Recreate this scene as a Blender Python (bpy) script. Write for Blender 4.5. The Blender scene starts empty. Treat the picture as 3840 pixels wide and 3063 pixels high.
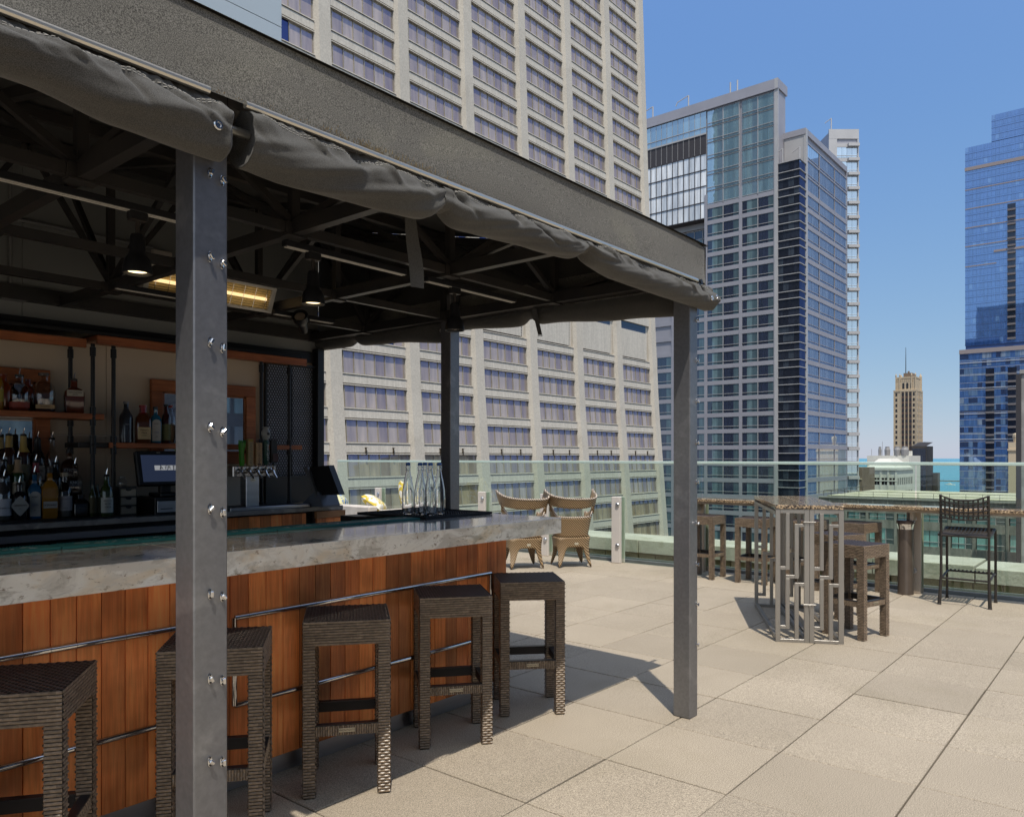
import bpy, math, random
from mathutils import Vector, Matrix, noise
R = math.radians
random.seed(7)
sc = bpy.context.scene
COL = sc.collection
PI = math.pi
# ------------------------------------------------------------------ helpers
class MB:
    def __init__(s): s.v = []; s.f = []; s.m = []
    def add(s, vs, fs, mi=0):
        b = len(s.v); s.v += [tuple(v) for v in vs]
        for f in fs: s.f.append([b+i for i in f]); s.m.append(mi)
        return s
    def box(s, x0, x1, y0, y1, z0, z1, mi=0, M=None):
        vs = [Vector(p) for p in ((x0,y0,z0),(x1,y0,z0),(x1,y1,z0),(x0,y1,z0),(x0,y0,z1),(x1,y0,z1),(x1,y1,z1),(x0,y1,z1))]
        if M: vs = [M @ v for v in vs]
        return s.add(vs, [(0,3,2,1),(4,5,6,7),(0,1,5,4),(1,2,6,5),(2,3,7,6),(3,0,4,7)], mi)
    def bbox(s, x0, x1, y0, y1, z0, z1, b=.003, mi=0, M=None):   # box with chamfered edges
        P = []
        for z, i in ((z0,b),(z0+b,0),(z1-b,0),(z1,b)):
            c = 0 if i else b
            P += [(x0+i+c,y0+i),(x1-i-c,y0+i),(x1-i,y0+i+c),(x1-i,y1-i-c),(x1-i-c,y1-i),(x0+i+c,y1-i),(x0+i,y1-i-c),(x0+i,y0+i+c)]
            P[-8:] = [(p[0],p[1],z) for p in P[-8:]]
        vs = [Vector(p) for p in P]
        if M: vs = [M @ v for v in vs]
        fs = [tuple(range(7,-1,-1)), tuple(range(24,32))]
        for r in range(3):
            for k in range(8):
                a = r*8+k; c = r*8+(k+1)%8
                fs.append((a, c, c+8, a+8))
        return s.add(vs, fs, mi)
    def quad(s, a, b, c, d, mi=0): return s.add([a,b,c,d], [(0,1,2,3)], mi)
    def bar(s, p0, p1, w, h, mi=0, up=(0,0,1)):     # rectangular bar from p0 to p1
        p0 = Vector(p0); p1 = Vector(p1); d = (p1-p0).normalized(); u = Vector(up)
        if abs(d.dot(u)) > .98: u = Vector((0,1,0))
        r = d.cross(u).normalized(); u = r.cross(d).normalized()
        vs = []
        for p in (p0, p1):
            for a, b in ((-1,-1),(1,-1),(1,1),(-1,1)): vs.append(p + r*(a*w/2) + u*(b*h/2))
        return s.add(vs, [(0,1,2,3),(7,6,5,4),(0,4,5,1),(1,5,6,2),(2,6,7,3),(3,7,4,0)], mi)
    def tube(s, pts, r, n=8, mi=0, cap=True, closed=False):
        pts = [Vector(p) for p in pts]; m = len(pts)
        rr = r if isinstance(r, (list, tuple)) else [r]*m
        vs = []; prev = None
        for i, p in enumerate(pts):
            if closed: d = pts[(i+1) % m] - pts[i-1]
            else: d = pts[min(i+1, m-1)] - pts[max(i-1, 0)]
            d = d.normalized()
            if prev is None:
                u = Vector((0,0,1)) if abs(d.z) < .9 else Vector((1,0,0))
            else: u = prev
            u = (u - d*u.dot(d)).normalized(); prev = u; w = d.cross(u)
            for k in range(n):
                a = 2*PI*k/n; vs.append(p + (u*math.cos(a) + w*math.sin(a))*rr[i])
        fs = []
        for i in range(m if closed else m-1):
            for k in range(n):
                a = i*n+k; b = i*n+(k+1) % n; j = ((i+1) % m)*n
                fs.append((a, b, j+(k+1) % n, j+k))
        if cap and not closed: fs += [tuple(range(n-1,-1,-1)), tuple(range((m-1)*n, m*n))]
        return s.add(vs, fs, mi)
    def lathe(s, prof, c=(0,0,0), n=20, mi=0, M=None, sq=0, a0=0, a1=None, sx=1, sy=1):
        full = a1 is None; a1 = a0+2*PI if full else a1
        nn = n if full else n+1; vs = []
        for r, z in prof:
            for k in range(nn):
                a = a0+(a1-a0)*k/n; ca, sa = math.cos(a), math.sin(a)
                q = 1
                if sq: q = 1/((abs(ca)**sq+abs(sa)**sq)**(1/sq))
                v = Vector((c[0]+r*q*ca*sx, c[1]+r*q*sa*sy, c[2]+z)); vs.append(M @ v if M else v)
        fs = []
        for i in range(len(prof)-1):
            for k in range(n):
                b = (k+1) % nn
                fs.append((i*nn+k, i*nn+b, (i+1)*nn+b, (i+1)*nn+k))
        if full:
            if prof[0][0] > 1e-5: fs.append(tuple(range(nn-1,-1,-1)))
            if prof[-1][0] > 1e-5: fs.append(tuple(range((len(prof)-1)*nn, len(prof)*nn)))
        return s.add(vs, fs, mi)
    def prism(s, poly, z0, z1, mi=0):
        n = len(poly); vs = [(x,y,z0) for x,y in poly]+[(x,y,z1) for x,y in poly]
        return s.add(vs, [tuple(range(n-1,-1,-1)), tuple(range(n,2*n))]+[(i,(i+1)%n,n+(i+1)%n,n+i) for i in range(n)], mi)
    def obj(s, name, mats, parent=None, smooth=False, bevel=0):
        me = bpy.data.meshes.new(name); me.from_pydata(s.v, [], s.f); me.validate()
        mats = mats if isinstance(mats, (list, tuple)) else [mats]
        for m in mats: me.materials.append(m)
        if len(mats) > 1 and len(me.polygons) == len(s.m): me.polygons.foreach_set('material_index', s.m)
        if smooth: me.polygons.foreach_set('use_smooth', [True]*len(me.polygons))
        o = bpy.data.objects.new(name, me); COL.objects.link(o)
        if parent is not None: par(o, parent)
        if bevel:
            b = o.modifiers.new('edge', 'BEVEL'); b.width = bevel; b.segments = 2; b.limit_method = 'ANGLE'
        if smooth == 'a':
            me.polygons.foreach_set('use_smooth', [True]*len(me.polygons)); me.set_sharp_from_angle(angle=R(35))
        return o
def par(o, p):
    o.parent = p
    if p.type == 'EMPTY': o.matrix_parent_inverse = Matrix.LocRotScale(p.location, p.rotation_euler, None).inverted()
def tag(o, label, cat, group=None, kind=None):
    if label: o['label'] = label
    if cat: o['category'] = cat
    if group: o['group'] = group
    if kind: o['kind'] = kind
    return o
def root(name, label, cat, loc=(0,0,0), group=None, rz=0):
    o = bpy.data.objects.new(name, None); COL.objects.link(o); o.location = loc; o.rotation_euler = (0,0,rz)
    o.empty_display_size = .1
    return tag(o, label, cat, group)
def dup(r, loc, rz, label=None, group=None):
    c = r.copy(); COL.objects.link(c); c.location = loc; c.rotation_euler = (0,0,rz)
    if label: c['label'] = label
    if group: c['group'] = group
    def rec(src, dst):
        for ch in list(src.children):
            k = ch.copy(); COL.objects.link(k); k.parent = dst; rec(ch, k)
    rec(r, c); return c
def text(body, size, mat, parent, M, name='lettering', ext=.0004, align='CENTER', sx=1):
    cu = bpy.data.curves.new('t', 'FONT'); cu.body = body; cu.size = size; cu.align_x = align; cu.align_y = 'CENTER'
    cu.extrude = ext; cu.resolution_u = 3
    t = bpy.data.objects.new('t', cu); COL.objects.link(t)
    dg = bpy.context.evaluated_depsgraph_get()
    me = bpy.data.meshes.new_from_object(t.evaluated_get(dg)); me.name = name
    me.transform(Matrix.Diagonal((sx,1,1,1))); me.transform(M)
    bpy.data.objects.remove(t); bpy.data.curves.remove(cu)
    me.materials.clear(); me.materials.append(mat)
    o = bpy.data.objects.new(name, me); COL.objects.link(o); par(o, parent); return o
def face(loc, ang=0, tilt=0, roll=0):     # text plane: faces -Y turned by ang about Z
    return Matrix.Translation(loc) @ Matrix.Rotation(ang,4,'Z') @ Matrix.Rotation(PI/2+tilt,4,'X') @ Matrix.Rotation(roll,4,'Z')
# ------------------------------------------------------------------ materials
def newmat(name):
    m = bpy.data.materials.new(name); m.use_nodes = True; nt = m.node_tree; nt.nodes.clear()
    return m, nt, nt.nodes.new('ShaderNodeOutputMaterial')
def nd(nt, t, **k):
    n = nt.nodes.new(t)
    for a, b in k.items():
        if a in n.inputs.keys(): n.inputs[a].default_value = b
        else: setattr(n, a, b)
    return n
def c4(c): return (c[0],c[1],c[2],1)
def ramp(nt, stops, const=False):
    r = nt.nodes.new('ShaderNodeValToRGB'); e = r.color_ramp
    if const: e.interpolation = 'CONSTANT'
    while len(e.elements) < len(stops): e.elements.new(.5)
    for k, (p, c) in enumerate(stops): e.elements[k].position = p; e.elements[k].color = c4(c)
    return r
def mixc(nt, a, b, fac, mode='MIX'):
    n = nd(nt, 'ShaderNodeMix', data_type='RGBA', blend_type=mode); L = nt.links
    for s, v in ((n.inputs['Factor'], fac), (n.inputs[6], a), (n.inputs[7], b)):
        if hasattr(v, 'links') or isinstance(v, bpy.types.NodeSocket): L.new(v, s)
        else: s.default_value = v if isinstance(v, (int, float)) else c4(v)
    return n.outputs[2]
def P(name, col, rough=.5, metal=0, col2=None, vs=6, stretch=(1,1,1), bump=0, bs=60, bdist=.002, island=0, spec=.5, coat=0, detail=5, speck=0, ss=400, dist=0, stains=None, trans=0, ior=1.45, rvar=0, lo=.35, hi=.7, sheen=0):
    m, nt, out = newmat(name); L = nt.links
    b = nd(nt, 'ShaderNodeBsdfPrincipled', Roughness=rough, Metallic=metal, IOR=ior)
    b.inputs['Specular IOR Level'].default_value = spec; b.inputs['Coat Weight'].default_value = coat
    b.inputs['Coat Roughness'].default_value = .08; b.inputs['Transmission Weight'].default_value = trans
    b.inputs['Sheen Weight'].default_value = sheen
    tc = nd(nt, 'ShaderNodeTexCoord'); mp = nd(nt, 'ShaderNodeMapping', Scale=stretch); L.new(tc.outputs['Object'], mp.inputs[0])
    n1 = nd(nt, 'ShaderNodeTexNoise', Scale=vs, Detail=detail, Distortion=dist); L.new(mp.outputs[0], n1.inputs['Vector'])
    col2 = col2 or tuple(c*.8 for c in col)
    r = ramp(nt, [(lo,col),(hi,col2)]); L.new(n1.outputs['Fac'], r.inputs[0]); c = r.outputs[0]
    if stains:
        n3 = nd(nt, 'ShaderNodeTexNoise', Scale=stains[1], Detail=6, Distortion=.6); L.new(tc.outputs['Object'], n3.inputs['Vector'])
        r3 = ramp(nt, [(stains[2],(0,0,0)),(stains[3],(1,1,1))]); L.new(n3.outputs['Fac'], r3.inputs[0]); c = mixc(nt, c, stains[0], r3.outputs[0])
    if speck:
        n2 = nd(nt, 'ShaderNodeTexNoise', Scale=ss, Detail=2); L.new(tc.outputs['Object'], n2.inputs['Vector'])
        r2 = ramp(nt, [(.3,(1-speck,)*3),(.7,(1+speck,)*3)]); L.new(n2.outputs['Fac'], r2.inputs[0]); c = mixc(nt, c, r2.outputs[0], 1.0, 'MULTIPLY')
    if island:
        g = nd(nt, 'ShaderNodeNewGeometry'); r4 = ramp(nt, [(0,(1-island,)*3),(1,(1+island,)*3)])
        L.new(g.outputs['Random Per Island'], r4.inputs[0]); c = mixc(nt, c, r4.outputs[0], 1.0, 'MULTIPLY')
    L.new(c, b.inputs['Base Color'])
    if rvar:
        mr = nd(nt, 'ShaderNodeMapRange'); mr.inputs[3].default_value = rough-rvar; mr.inputs[4].default_value = rough+rvar
        L.new(n1.outputs['Fac'], mr.inputs[0]); L.new(mr.outputs[0], b.inputs['Roughness'])
    if bump:
        nb = nd(nt, 'ShaderNodeTexNoise', Scale=bs, Detail=4); L.new(mp.outputs[0], nb.inputs['Vector'])
        bp = nd(nt, 'ShaderNodeBump', Strength=bump, Distance=bdist); L.new(nb.outputs['Fac'], bp.inputs['Height']); L.new(bp.outputs[0], b.inputs['Normal'])
    L.new(b.outputs[0], out.inputs[0]); return m
def emit(name, col, s):
    m, nt, out = newmat(name); e = nd(nt, 'ShaderNodeEmission', Color=c4(col), Strength=s); nt.links.new(e.outputs[0], out.inputs[0]); return m
def thin_glass(name, tint, refl=.09, edge=None):     # sheet glass: tinted straight-through light plus a mirror reflection
    m, nt, out = newmat(name); L = nt.links
    t = nd(nt, 'ShaderNodeBsdfTransparent', Color=c4(tint)); g = nd(nt, 'ShaderNodeBsdfGlossy', Roughness=.01)
    f = nd(nt, 'ShaderNodeFresnel', IOR=1.5); mx = nd(nt, 'ShaderNodeMixShader')
    ad = nd(nt, 'ShaderNodeMath', operation='MULTIPLY_ADD'); ad.inputs[1].default_value = 1.2; ad.inputs[2].default_value = refl-.05
    ad.use_clamp = True; ge = nd(nt, 'ShaderNodeNewGeometry'); fb = nd(nt, 'ShaderNodeMath', operation='SUBTRACT'); fb.inputs[0].default_value = 1; fm = nd(nt, 'ShaderNodeMath', operation='MULTIPLY')
    L.new(ge.outputs['Backfacing'], fb.inputs[1]); L.new(f.outputs[0], ad.inputs[0]); L.new(ad.outputs[0], fm.inputs[0]); L.new(fb.outputs[0], fm.inputs[1]); L.new(fm.outputs[0], mx.inputs[0]); L.new(t.outputs[0], mx.inputs[1]); L.new(g.outputs[0], mx.inputs[2])
    L.new(mx.outputs[0], out.inputs[0]); return m
def facade_glass(name, stops, refl, gcol=(1,1,1), wob=.0, ws=.25, rough=.02, hfade=0):  # window glass over what stands behind it, per-pane variety
    m, nt, out = newmat(name); L = nt.links
    g = nd(nt, 'ShaderNodeNewGeometry'); r = ramp(nt, stops, True); L.new(g.outputs['Random Per Island'], r.inputs[0])
    tc = nd(nt, 'ShaderNodeTexCoord'); nn = nd(nt, 'ShaderNodeTexNoise', Scale=1.5, Detail=3)
    mp = nd(nt, 'ShaderNodeMapping', Scale=(1,1,.12)); L.new(tc.outputs['Object'], mp.inputs[0]); L.new(mp.outputs[0], nn.inputs['Vector'])
    r2 = ramp(nt, [(.3,(.72,)*3),(.7,(1.2,)*3)]); L.new(nn.outputs['Fac'], r2.inputs[0])
    d = nd(nt, 'ShaderNodeBsdfDiffuse'); L.new(mixc(nt, r.outputs[0], r2.outputs[0], 1.0, 'MULTIPLY'), d.inputs[0])
    gl = nd(nt, 'ShaderNodeBsdfGlossy', Roughness=rough, Color=c4(gcol))
    if wob:
        n2 = nd(nt, 'ShaderNodeTexNoise', Scale=ws, Detail=1.5); L.new(tc.outputs['Object'], n2.inputs['Vector'])
        mx2 = nd(nt, 'ShaderNodeMath', operation='MULTIPLY_ADD'); mx2.inputs[1].default_value = .6
        L.new(g.outputs['Random Per Island'], mx2.inputs[0]); L.new(n2.outputs['Fac'], mx2.inputs[2])
        bp = nd(nt, 'ShaderNodeBump', Strength=1, Distance=wob); L.new(n2.outputs['Fac'], bp.inputs['Height']); L.new(bp.outputs[0], gl.inputs['Normal'])
    mx = nd(nt, 'ShaderNodeMixShader'); lw = nd(nt, 'ShaderNodeLayerWeight', Blend=.25)
    ad = nd(nt, 'ShaderNodeMath', operation='MULTIPLY_ADD'); ad.inputs[1].default_value = .5; ad.inputs[2].default_value = refl; ad.use_clamp = True
    L.new(lw.outputs['Fresnel'], ad.inputs[0]); L.new(ad.outputs[0], mx.inputs[0]); L.new(d.outputs[0], mx.inputs[1]); L.new(gl.outputs[0], mx.inputs[2])
    L.new(mx.outputs[0], out.inputs[0]); return m
def wood(name, c1, c2, rough=.4, axis='z', island=.45):
    st = {'z': (30,30,1.6), 'x': (1.6,30,30)}[axis]
    m, nt, out = newmat(name); L = nt.links
    b = nd(nt, 'ShaderNodeBsdfPrincipled', Roughness=rough); b.inputs['Coat Weight'].default_value = .04; b.inputs['Coat Roughness'].default_value = .3; b.inputs['Specular IOR Level'].default_value = .3
    tc = nd(nt, 'ShaderNodeTexCoord'); g = nd(nt, 'ShaderNodeNewGeometry')
    off = nd(nt, 'ShaderNodeVectorMath', operation='ADD'); sh = nd(nt, 'ShaderNodeVectorMath', operation='SCALE'); sh.inputs['Scale'].default_value = 9
    cb = nd(nt, 'ShaderNodeCombineXYZ')
    for k in range(3): L.new(g.outputs['Random Per Island'], cb.inputs[k])
    L.new(cb.outputs[0], sh.inputs[0]); L.new(tc.outputs['Object'], off.inputs[0]); L.new(sh.outputs[0], off.inputs[1])
    mp = nd(nt, 'ShaderNodeMapping', Scale=st); L.new(off.outputs[0], mp.inputs[0])
    n1 = nd(nt, 'ShaderNodeTexNoise', Scale=1.1, Detail=6, Distortion=1.6); L.new(mp.outputs[0], n1.inputs['Vector'])
    n2 = nd(nt, 'ShaderNodeTexNoise', Scale=4.5, Detail=4); L.new(mp.outputs[0], n2.inputs['Vector'])
    n3 = nd(nt, 'ShaderNodeTexNoise', Scale=4, Detail=3); L.new(off.outputs[0], n3.inputs['Vector'])
    r = ramp(nt, [(.2,c1),(.5,tuple((a+q)/2 for a,q in zip(c1,c2))),(.8,c2)]); L.new(n1.outputs['Fac'], r.inputs[0])
    r2 = ramp(nt, [(.3,(.86,)*3),(.65,(1.08,)*3)]); L.new(n2.outputs['Fac'], r2.inputs[0])
    r3 = ramp(nt, [(.3,(.7,.68,.66)),(.7,(1.25,1.22,1.2))]); L.new(n3.outputs['Fac'], r3.inputs[0])
    c = mixc(nt, r.outputs[0], r2.outputs[0], 1., 'MULTIPLY'); c = mixc(nt, c, r3.outputs[0], 1., 'MULTIPLY')
    r4 = ramp(nt, [(0,(1-island,)*3),(.3,(.95,.8,.75)),(.6,(1.15,1.05,.95)),(1,(1+island,1+island*.95,1+island*.8))]); L.new(g.outputs['Random Per Island'], r4.inputs[0])
    c = mixc(nt, c, r4.outputs[0], 1., 'MULTIPLY'); L.new(c, b.inputs['Base Color'])
    bp = nd(nt, 'ShaderNodeBump', Strength=.25, Distance=.001); L.new(n2.outputs['Fac'], bp.inputs['Height']); L.new(bp.outputs[0], b.inputs['Normal'])
    L.new(b.outputs[0], out.inputs[0]); return m
def stone(name):
    m, nt, out = newmat(name); L = nt.links
    b = nd(nt, 'ShaderNodeBsdfPrincipled', Roughness=.12); b.inputs['Coat Weight'].default_value = .6; b.inputs['Coat Roughness'].default_value = .04
    tc = nd(nt, 'ShaderNodeTexCoord'); mp = nd(nt, 'ShaderNodeMapping', Scale=(1.0,1.2,2.0), Rotation=(0,R(12),0)); L.new(tc.outputs['Object'], mp.inputs[0])
    nz = lambda sc_, de, di, ro=.55: nd(nt, 'ShaderNodeTexNoise', Scale=sc_, Detail=de, Distortion=di, Roughness=ro)
    n1 = nz(2.2,6,.9); n2 = nz(7,8,1.1,.7); n3 = nz(2.6,5,1.6); n4 = nz(26,5,.3,.7); n5 = nz(3.6,7,1.0,.62)
    for n in (n1,n2,n3,n4,n5): L.new(mp.outputs[0], n.inputs['Vector'])
    r1 = ramp(nt, [(.32,(.92,.88,.80)),(.66,(.82,.76,.66))]); L.new(n1.outputs['Fac'], r1.inputs[0])
    r3 = ramp(nt, [(.50,(0,0,0)),(.64,(.7,.7,.7))]); L.new(n3.outputs['Fac'], r3.inputs[0]); c = mixc(nt, r1.outputs[0], (.70,.53,.33), r3.outputs[0])
    r5 = ramp(nt, [(.50,(0,0,0)),(.60,(.75,.75,.75))]); L.new(n5.outputs['Fac'], r5.inputs[0]); c = mixc(nt, c, (.58,.52,.44), r5.outputs[0])
    r2 = ramp(nt, [(.54,(0,0,0)),(.64,(.75,.75,.75))]); L.new(n2.outputs['Fac'], r2.inputs[0]); c = mixc(nt, c, (.42,.37,.30), r2.outputs[0])
    r4 = ramp(nt, [(.58,(0,0,0)),(.66,(.85,.85,.85))]); L.new(n4.outputs['Fac'], r4.inputs[0]); c = mixc(nt, c, (.25,.17,.10), r4.outputs[0])
    L.new(c, b.inputs['Base Color']); L.new(b.outputs[0], out.inputs[0]); return m
def granite(name, base=(.30,.23,.16), rough=.12):
    m, nt, out = newmat(name); L = nt.links
    b = nd(nt, 'ShaderNodeBsdfPrincipled', Roughness=rough); tc = nd(nt, 'ShaderNodeTexCoord')
    v = nd(nt, 'ShaderNodeTexVoronoi', Scale=95); L.new(tc.outputs['Object'], v.inputs['Vector'])
    n = nd(nt, 'ShaderNodeTexNoise', Scale=70, Detail=5); L.new(tc.outputs['Object'], n.inputs['Vector'])
    r = ramp(nt, [(.38,(.03,.022,.018)),(.48,base),(.6,(.52,.40,.25)),(.72,(.62,.58,.5))]); L.new(n.outputs['Fac'], r.inputs[0])
    r2 = ramp(nt, [(0,(.5,.45,.4)),(1,(1.3,1.2,1.1))]); sp = nd(nt, 'ShaderNodeSeparateColor'); L.new(v.outputs['Color'], sp.inputs[0]); L.new(sp.outputs[0], r2.inputs[0])
    L.new(mixc(nt, r.outputs[0], r2.outputs[0], 1., 'MULTIPLY'), b.inputs['Base Color']); L.new(b.outputs[0], out.inputs[0]); return m
def rattan(name, c1, c2, ang=35, scale=26):
    m, nt, out = newmat(name); L = nt.links
    b = nd(nt, 'ShaderNodeBsdfPrincipled', Roughness=.5); tc = nd(nt, 'ShaderNodeTexCoord')
    mp = nd(nt, 'ShaderNodeMapping', Rotation=(R(10),R(ang),R(30))); L.new(tc.outputs['Object'], mp.inputs[0])
    w = nd(nt, 'ShaderNodeTexWave', Scale=scale, Distortion=.4, Detail=1); L.new(mp.outputs[0], w.inputs['Vector'])
    mp2 = nd(nt, 'ShaderNodeMapping', Rotation=(R(10),R(ang+90),R(30))); L.new(tc.outputs['Object'], mp2.inputs[0])
    w2 = nd(nt, 'ShaderNodeTexWave', Scale=scale*1.6, Distortion=.4, Detail=1); L.new(mp2.outputs[0], w2.inputs['Vector'])
    r = ramp(nt, [(.25,c2),(.42,c1)]); L.new(w.outputs['Fac'], r.inputs[0]); r2 = ramp(nt, [(.1,(.65,)*3),(.5,(1.05,)*3)]); L.new(w2.outputs['Fac'], r2.inputs[0])
    L.new(mixc(nt, r.outputs[0], r2.outputs[0], 1., 'MULTIPLY'), b.inputs['Base Color'])
    bp = nd(nt, 'ShaderNodeBump', Strength=.9, Distance=.006); L.new(w.outputs['Fac'], bp.inputs['Height']); L.new(bp.outputs[0], b.inputs['Normal'])
    L.new(b.outputs[0], out.inputs[0]); return m

paver = P('paver', (.365,.307,.232), .85, col2=(.33,.277,.208), vs=1.6, bump=.6, bs=240, bdist=.003, island=.07, speck=.55, ss=230, stains=((.275,.23,.16),1.1,.55,.85))
subfloor = P('subfloor', (.10,.085,.065), .95, speck=.3)
fabric = P('canvas', (.085,.082,.076), .95, col2=(.07,.067,.063), vs=3, bump=.35, bs=900, bdist=.0008, speck=.45, ss=520, spec=.25, sheen=.15)
valancem = P('valance_canvas', (.145,.138,.122), .95, col2=(.115,.11,.10), vs=1.6, bump=.4, bs=700, bdist=.001, speck=.7, ss=340, spec=.3, stretch=(1,1,1.4), stains=((.20,.19,.15),2.0,.55,.8), sheen=.1)
roofm = P('roof_canvas', (.05,.048,.045), .95)
steel = P('dark_steel', (.17,.17,.185), .42, .7, col2=(.25,.245,.24), vs=2.5, bump=.06, bs=14, rvar=.12, stretch=(1,1,.35), stains=((.36,.355,.35),7,.6,.85), speck=.08, ss=60)
frame_steel = P('frame_steel', (.022,.021,.021), .45, .15, col2=(.035,.030,.027), vs=5, bump=.1, bs=60)
alu = P('aluminium', (.72,.68,.6), .28, .9, col2=(.62,.58,.5), vs=20, stretch=(.3,6,6))
chrome = P('chrome', (.75,.74,.73), .12, 1)
stainless = P('stainless', (.62,.63,.66), .34, 1, col2=(.5,.51,.54), vs=3, stretch=(.3,1,8))
stonem = stone('marble'); granm = granite('granite'); grantop = granite('granite_top', (.2,.17,.14), .1)
planks = wood('ipe_plank', (.66,.185,.05), (.92,.39,.135))
shelfwood = wood('shelf_wood', (.26,.085,.035), (.42,.16,.07), axis='x', island=.1)
framewood = wood('frame_wood', (.26,.09,.035), (.40,.155,.06), axis='x', island=.15)
wick = P('wicker', (.17,.122,.082), .36, col2=(.25,.185,.125), vs=60, island=.25, spec=.55)
wickd = P('wicker_shaded', (.030,.022,.02), .36, col2=(.05,.036,.03), vs=60, island=.3, spec=.6)  # seat's copy of the wicker, dark canopy reflection put into its colour
wickcore = P('wicker_core', (.02,.015,.012), .7)
darkrail = P('dark_rail', (.02,.02,.024), .35, .3)
black = P('black_plastic', (.012,.012,.013), .4); blackm = P('black_metal', (.016,.016,.018), .4, .3, bump=.05)
rubber = P('rubber', (.012,.012,.014), .65)
beige = P('beige_wall', (.60,.50,.385), .8, col2=(.56,.465,.355), vs=2, bump=.1, bs=200)
greym = P('grey_panel', (.22,.225,.22), .4, .15, col2=(.25,.255,.25), vs=.8, bump=.03, bs=3)
penthouse = P('pale_blue_panel', (.44,.53,.60), .4, .1, col2=(.48,.56,.63), vs=.4)
mirror = P('mirror', (.75,.78,.8), .02, 1)
white = P('white_paint', (.62,.57,.52), .5, col2=(.66,.60,.54), vs=5)
postbeige = P('post_paint', (.48,.40,.32), .45, col2=(.42,.35,.275), vs=4, stretch=(1,1,.3))
concrete = P('tower_concrete', (.53,.485,.415), .85, col2=(.46,.42,.36), vs=.12, bump=.3, bs=8, bdist=.03, speck=.10, ss=5, stains=((.40,.36,.30),.25,.58,.8))
concrete2 = P('spandrel_concrete', (.57,.525,.455), .85, col2=(.48,.44,.38), vs=.8, stretch=(6,1,.3), speck=.08, ss=4)
groove_shade = P('spandrel_groove_shade', (.25,.215,.165), .85, col2=(.2,.17,.13), vs=.5)  # groove shadow put into the colour, darker than the spandrel
bronze = P('bronze_mullion', (.11,.085,.06), .5, .4)
limestone = P('limestone', (.52,.49,.42), .85, col2=(.42,.39,.32), vs=2.5, bump=.5, bs=30, bdist=.01, speck=.12, ss=90, stains=((.36,.34,.26),3,.55,.75))
brick = P('pale_brick', (.52,.40,.22), .85, col2=(.45,.335,.18), vs=2, island=.15, speck=.15, ss=60)
gutterm = P('gutter_metal', (.28,.28,.29), .5, .4)
towerpane = facade_glass('tower_pane', [(0,(.010,.011,.03)),(.30,(.34,.28,.19)),(.5,(.42,.35,.24)),(.8,(.28,.225,.15)),(.93,(.012,.014,.035))], .17, (.30,.42,1))
bandglass = facade_glass('band_glass', [(0,(.012,.014,.035)),(.3,(.022,.028,.055)),(.55,(.07,.11,.13)),(.68,(.014,.016,.04)),(.86,(.13,.20,.22)),(.93,(.02,.025,.05))], .09, (.75,.88,1), wob=.02, ws=.35)
upglass = facade_glass('upper_glass', [(0,(.10,.19,.24)),(.35,(.16,.27,.32)),(.6,(.12,.2,.27)),(.85,(.2,.32,.36))], .45, (.8,.92,1), wob=.02, ws=.3)
darkglass = facade_glass('dark_glass', [(0,(.012,.014,.022)),(.5,(.02,.024,.036)),(.8,(.04,.05,.065))], .07, (.7,.78,.95), wob=.02, ws=.3)
southglass = facade_glass('south_glass', [(0,(.38,.52,.66)),(.4,(.42,.56,.70)),(.7,(.34,.48,.62))], .62, (.92,.97,1))  # pale blue base colour stands in for the bright reflected sky
blueglass = facade_glass('blue_glass', [(0,(.040,.10,.29)),(.4,(.045,.115,.32)),(.75,(.036,.095,.27)),(.93,(.10,.20,.40))], .38, (.55,.72,1), wob=.012, ws=.12)
blueglass2 = facade_glass('blue_glass_lower', [(0,(.05,.12,.30)),(.35,(.07,.15,.33)),(.62,(.02,.03,.07)),(.78,(.12,.20,.32)),(.93,(.24,.30,.38))], .30, (.55,.72,1), wob=.05, ws=.15)
alupanel = P('aluminium_panel', (.36,.352,.385), .5, .25, col2=(.33,.322,.352), vs=.3)
alulight = P('light_panel', (.47,.455,.45), .5, .2, col2=(.42,.41,.41), vs=.3)
louvre = P('louvre', (.05,.045,.05), .6, stretch=(1,1,20), vs=2)
frosted = facade_glass('frosted_glass', [(0,(.74,.76,.78)),(.4,(.86,.87,.87)),(.75,(.62,.65,.68))], .12)
terracotta = P('terracotta_stone', (.54,.435,.30), .85, col2=(.47,.375,.255), vs=.15, speck=.12, ss=2)
darkwin = P('dark_window', (.03,.026,.028), .15); brownsp = P('brown_spandrel', (.10,.058,.045), .6)
whitestone = P('white_stone', (.66,.64,.57), .8, col2=(.58,.56,.49), vs=.3, speck=.08, ss=3)
brownst = P('brown_stone', (.22,.165,.12), .85, col2=(.17,.125,.09), vs=.3)
buffst = P('buff_stone', (.62,.50,.35), .85)
greycol = P('grey_cladding', (.34,.32,.30), .6, col2=(.29,.275,.26), vs=.4)
paleglass = facade_glass('pale_green_glass', [(0,(.02,.035,.04)),(.3,(.20,.42,.40)),(.55,(.03,.05,.06)),(.7,(.28,.50,.46)),(.85,(.10,.22,.22))], .18, (.8,1,.95))
lowconc = P('low_concrete', (.27,.265,.24), .85, col2=(.16,.165,.145), vs=.4, stretch=(3,3,.5), speck=.1, ss=3)
roofgreen = P('roof_gravel', (.50,.46,.36), .95, col2=(.42,.40,.27), vs=.3, lo=.45, hi=.65)
waterm = P('lake_water', (.035,.25,.33), .25, col2=(.03,.22,.31), vs=.002, bump=.25, bs=.05, bdist=1, stretch=(1,3,1))
cityground = P('city_ground', (.15,.145,.135), .9, col2=(.10,.10,.095), vs=.02)
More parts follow.
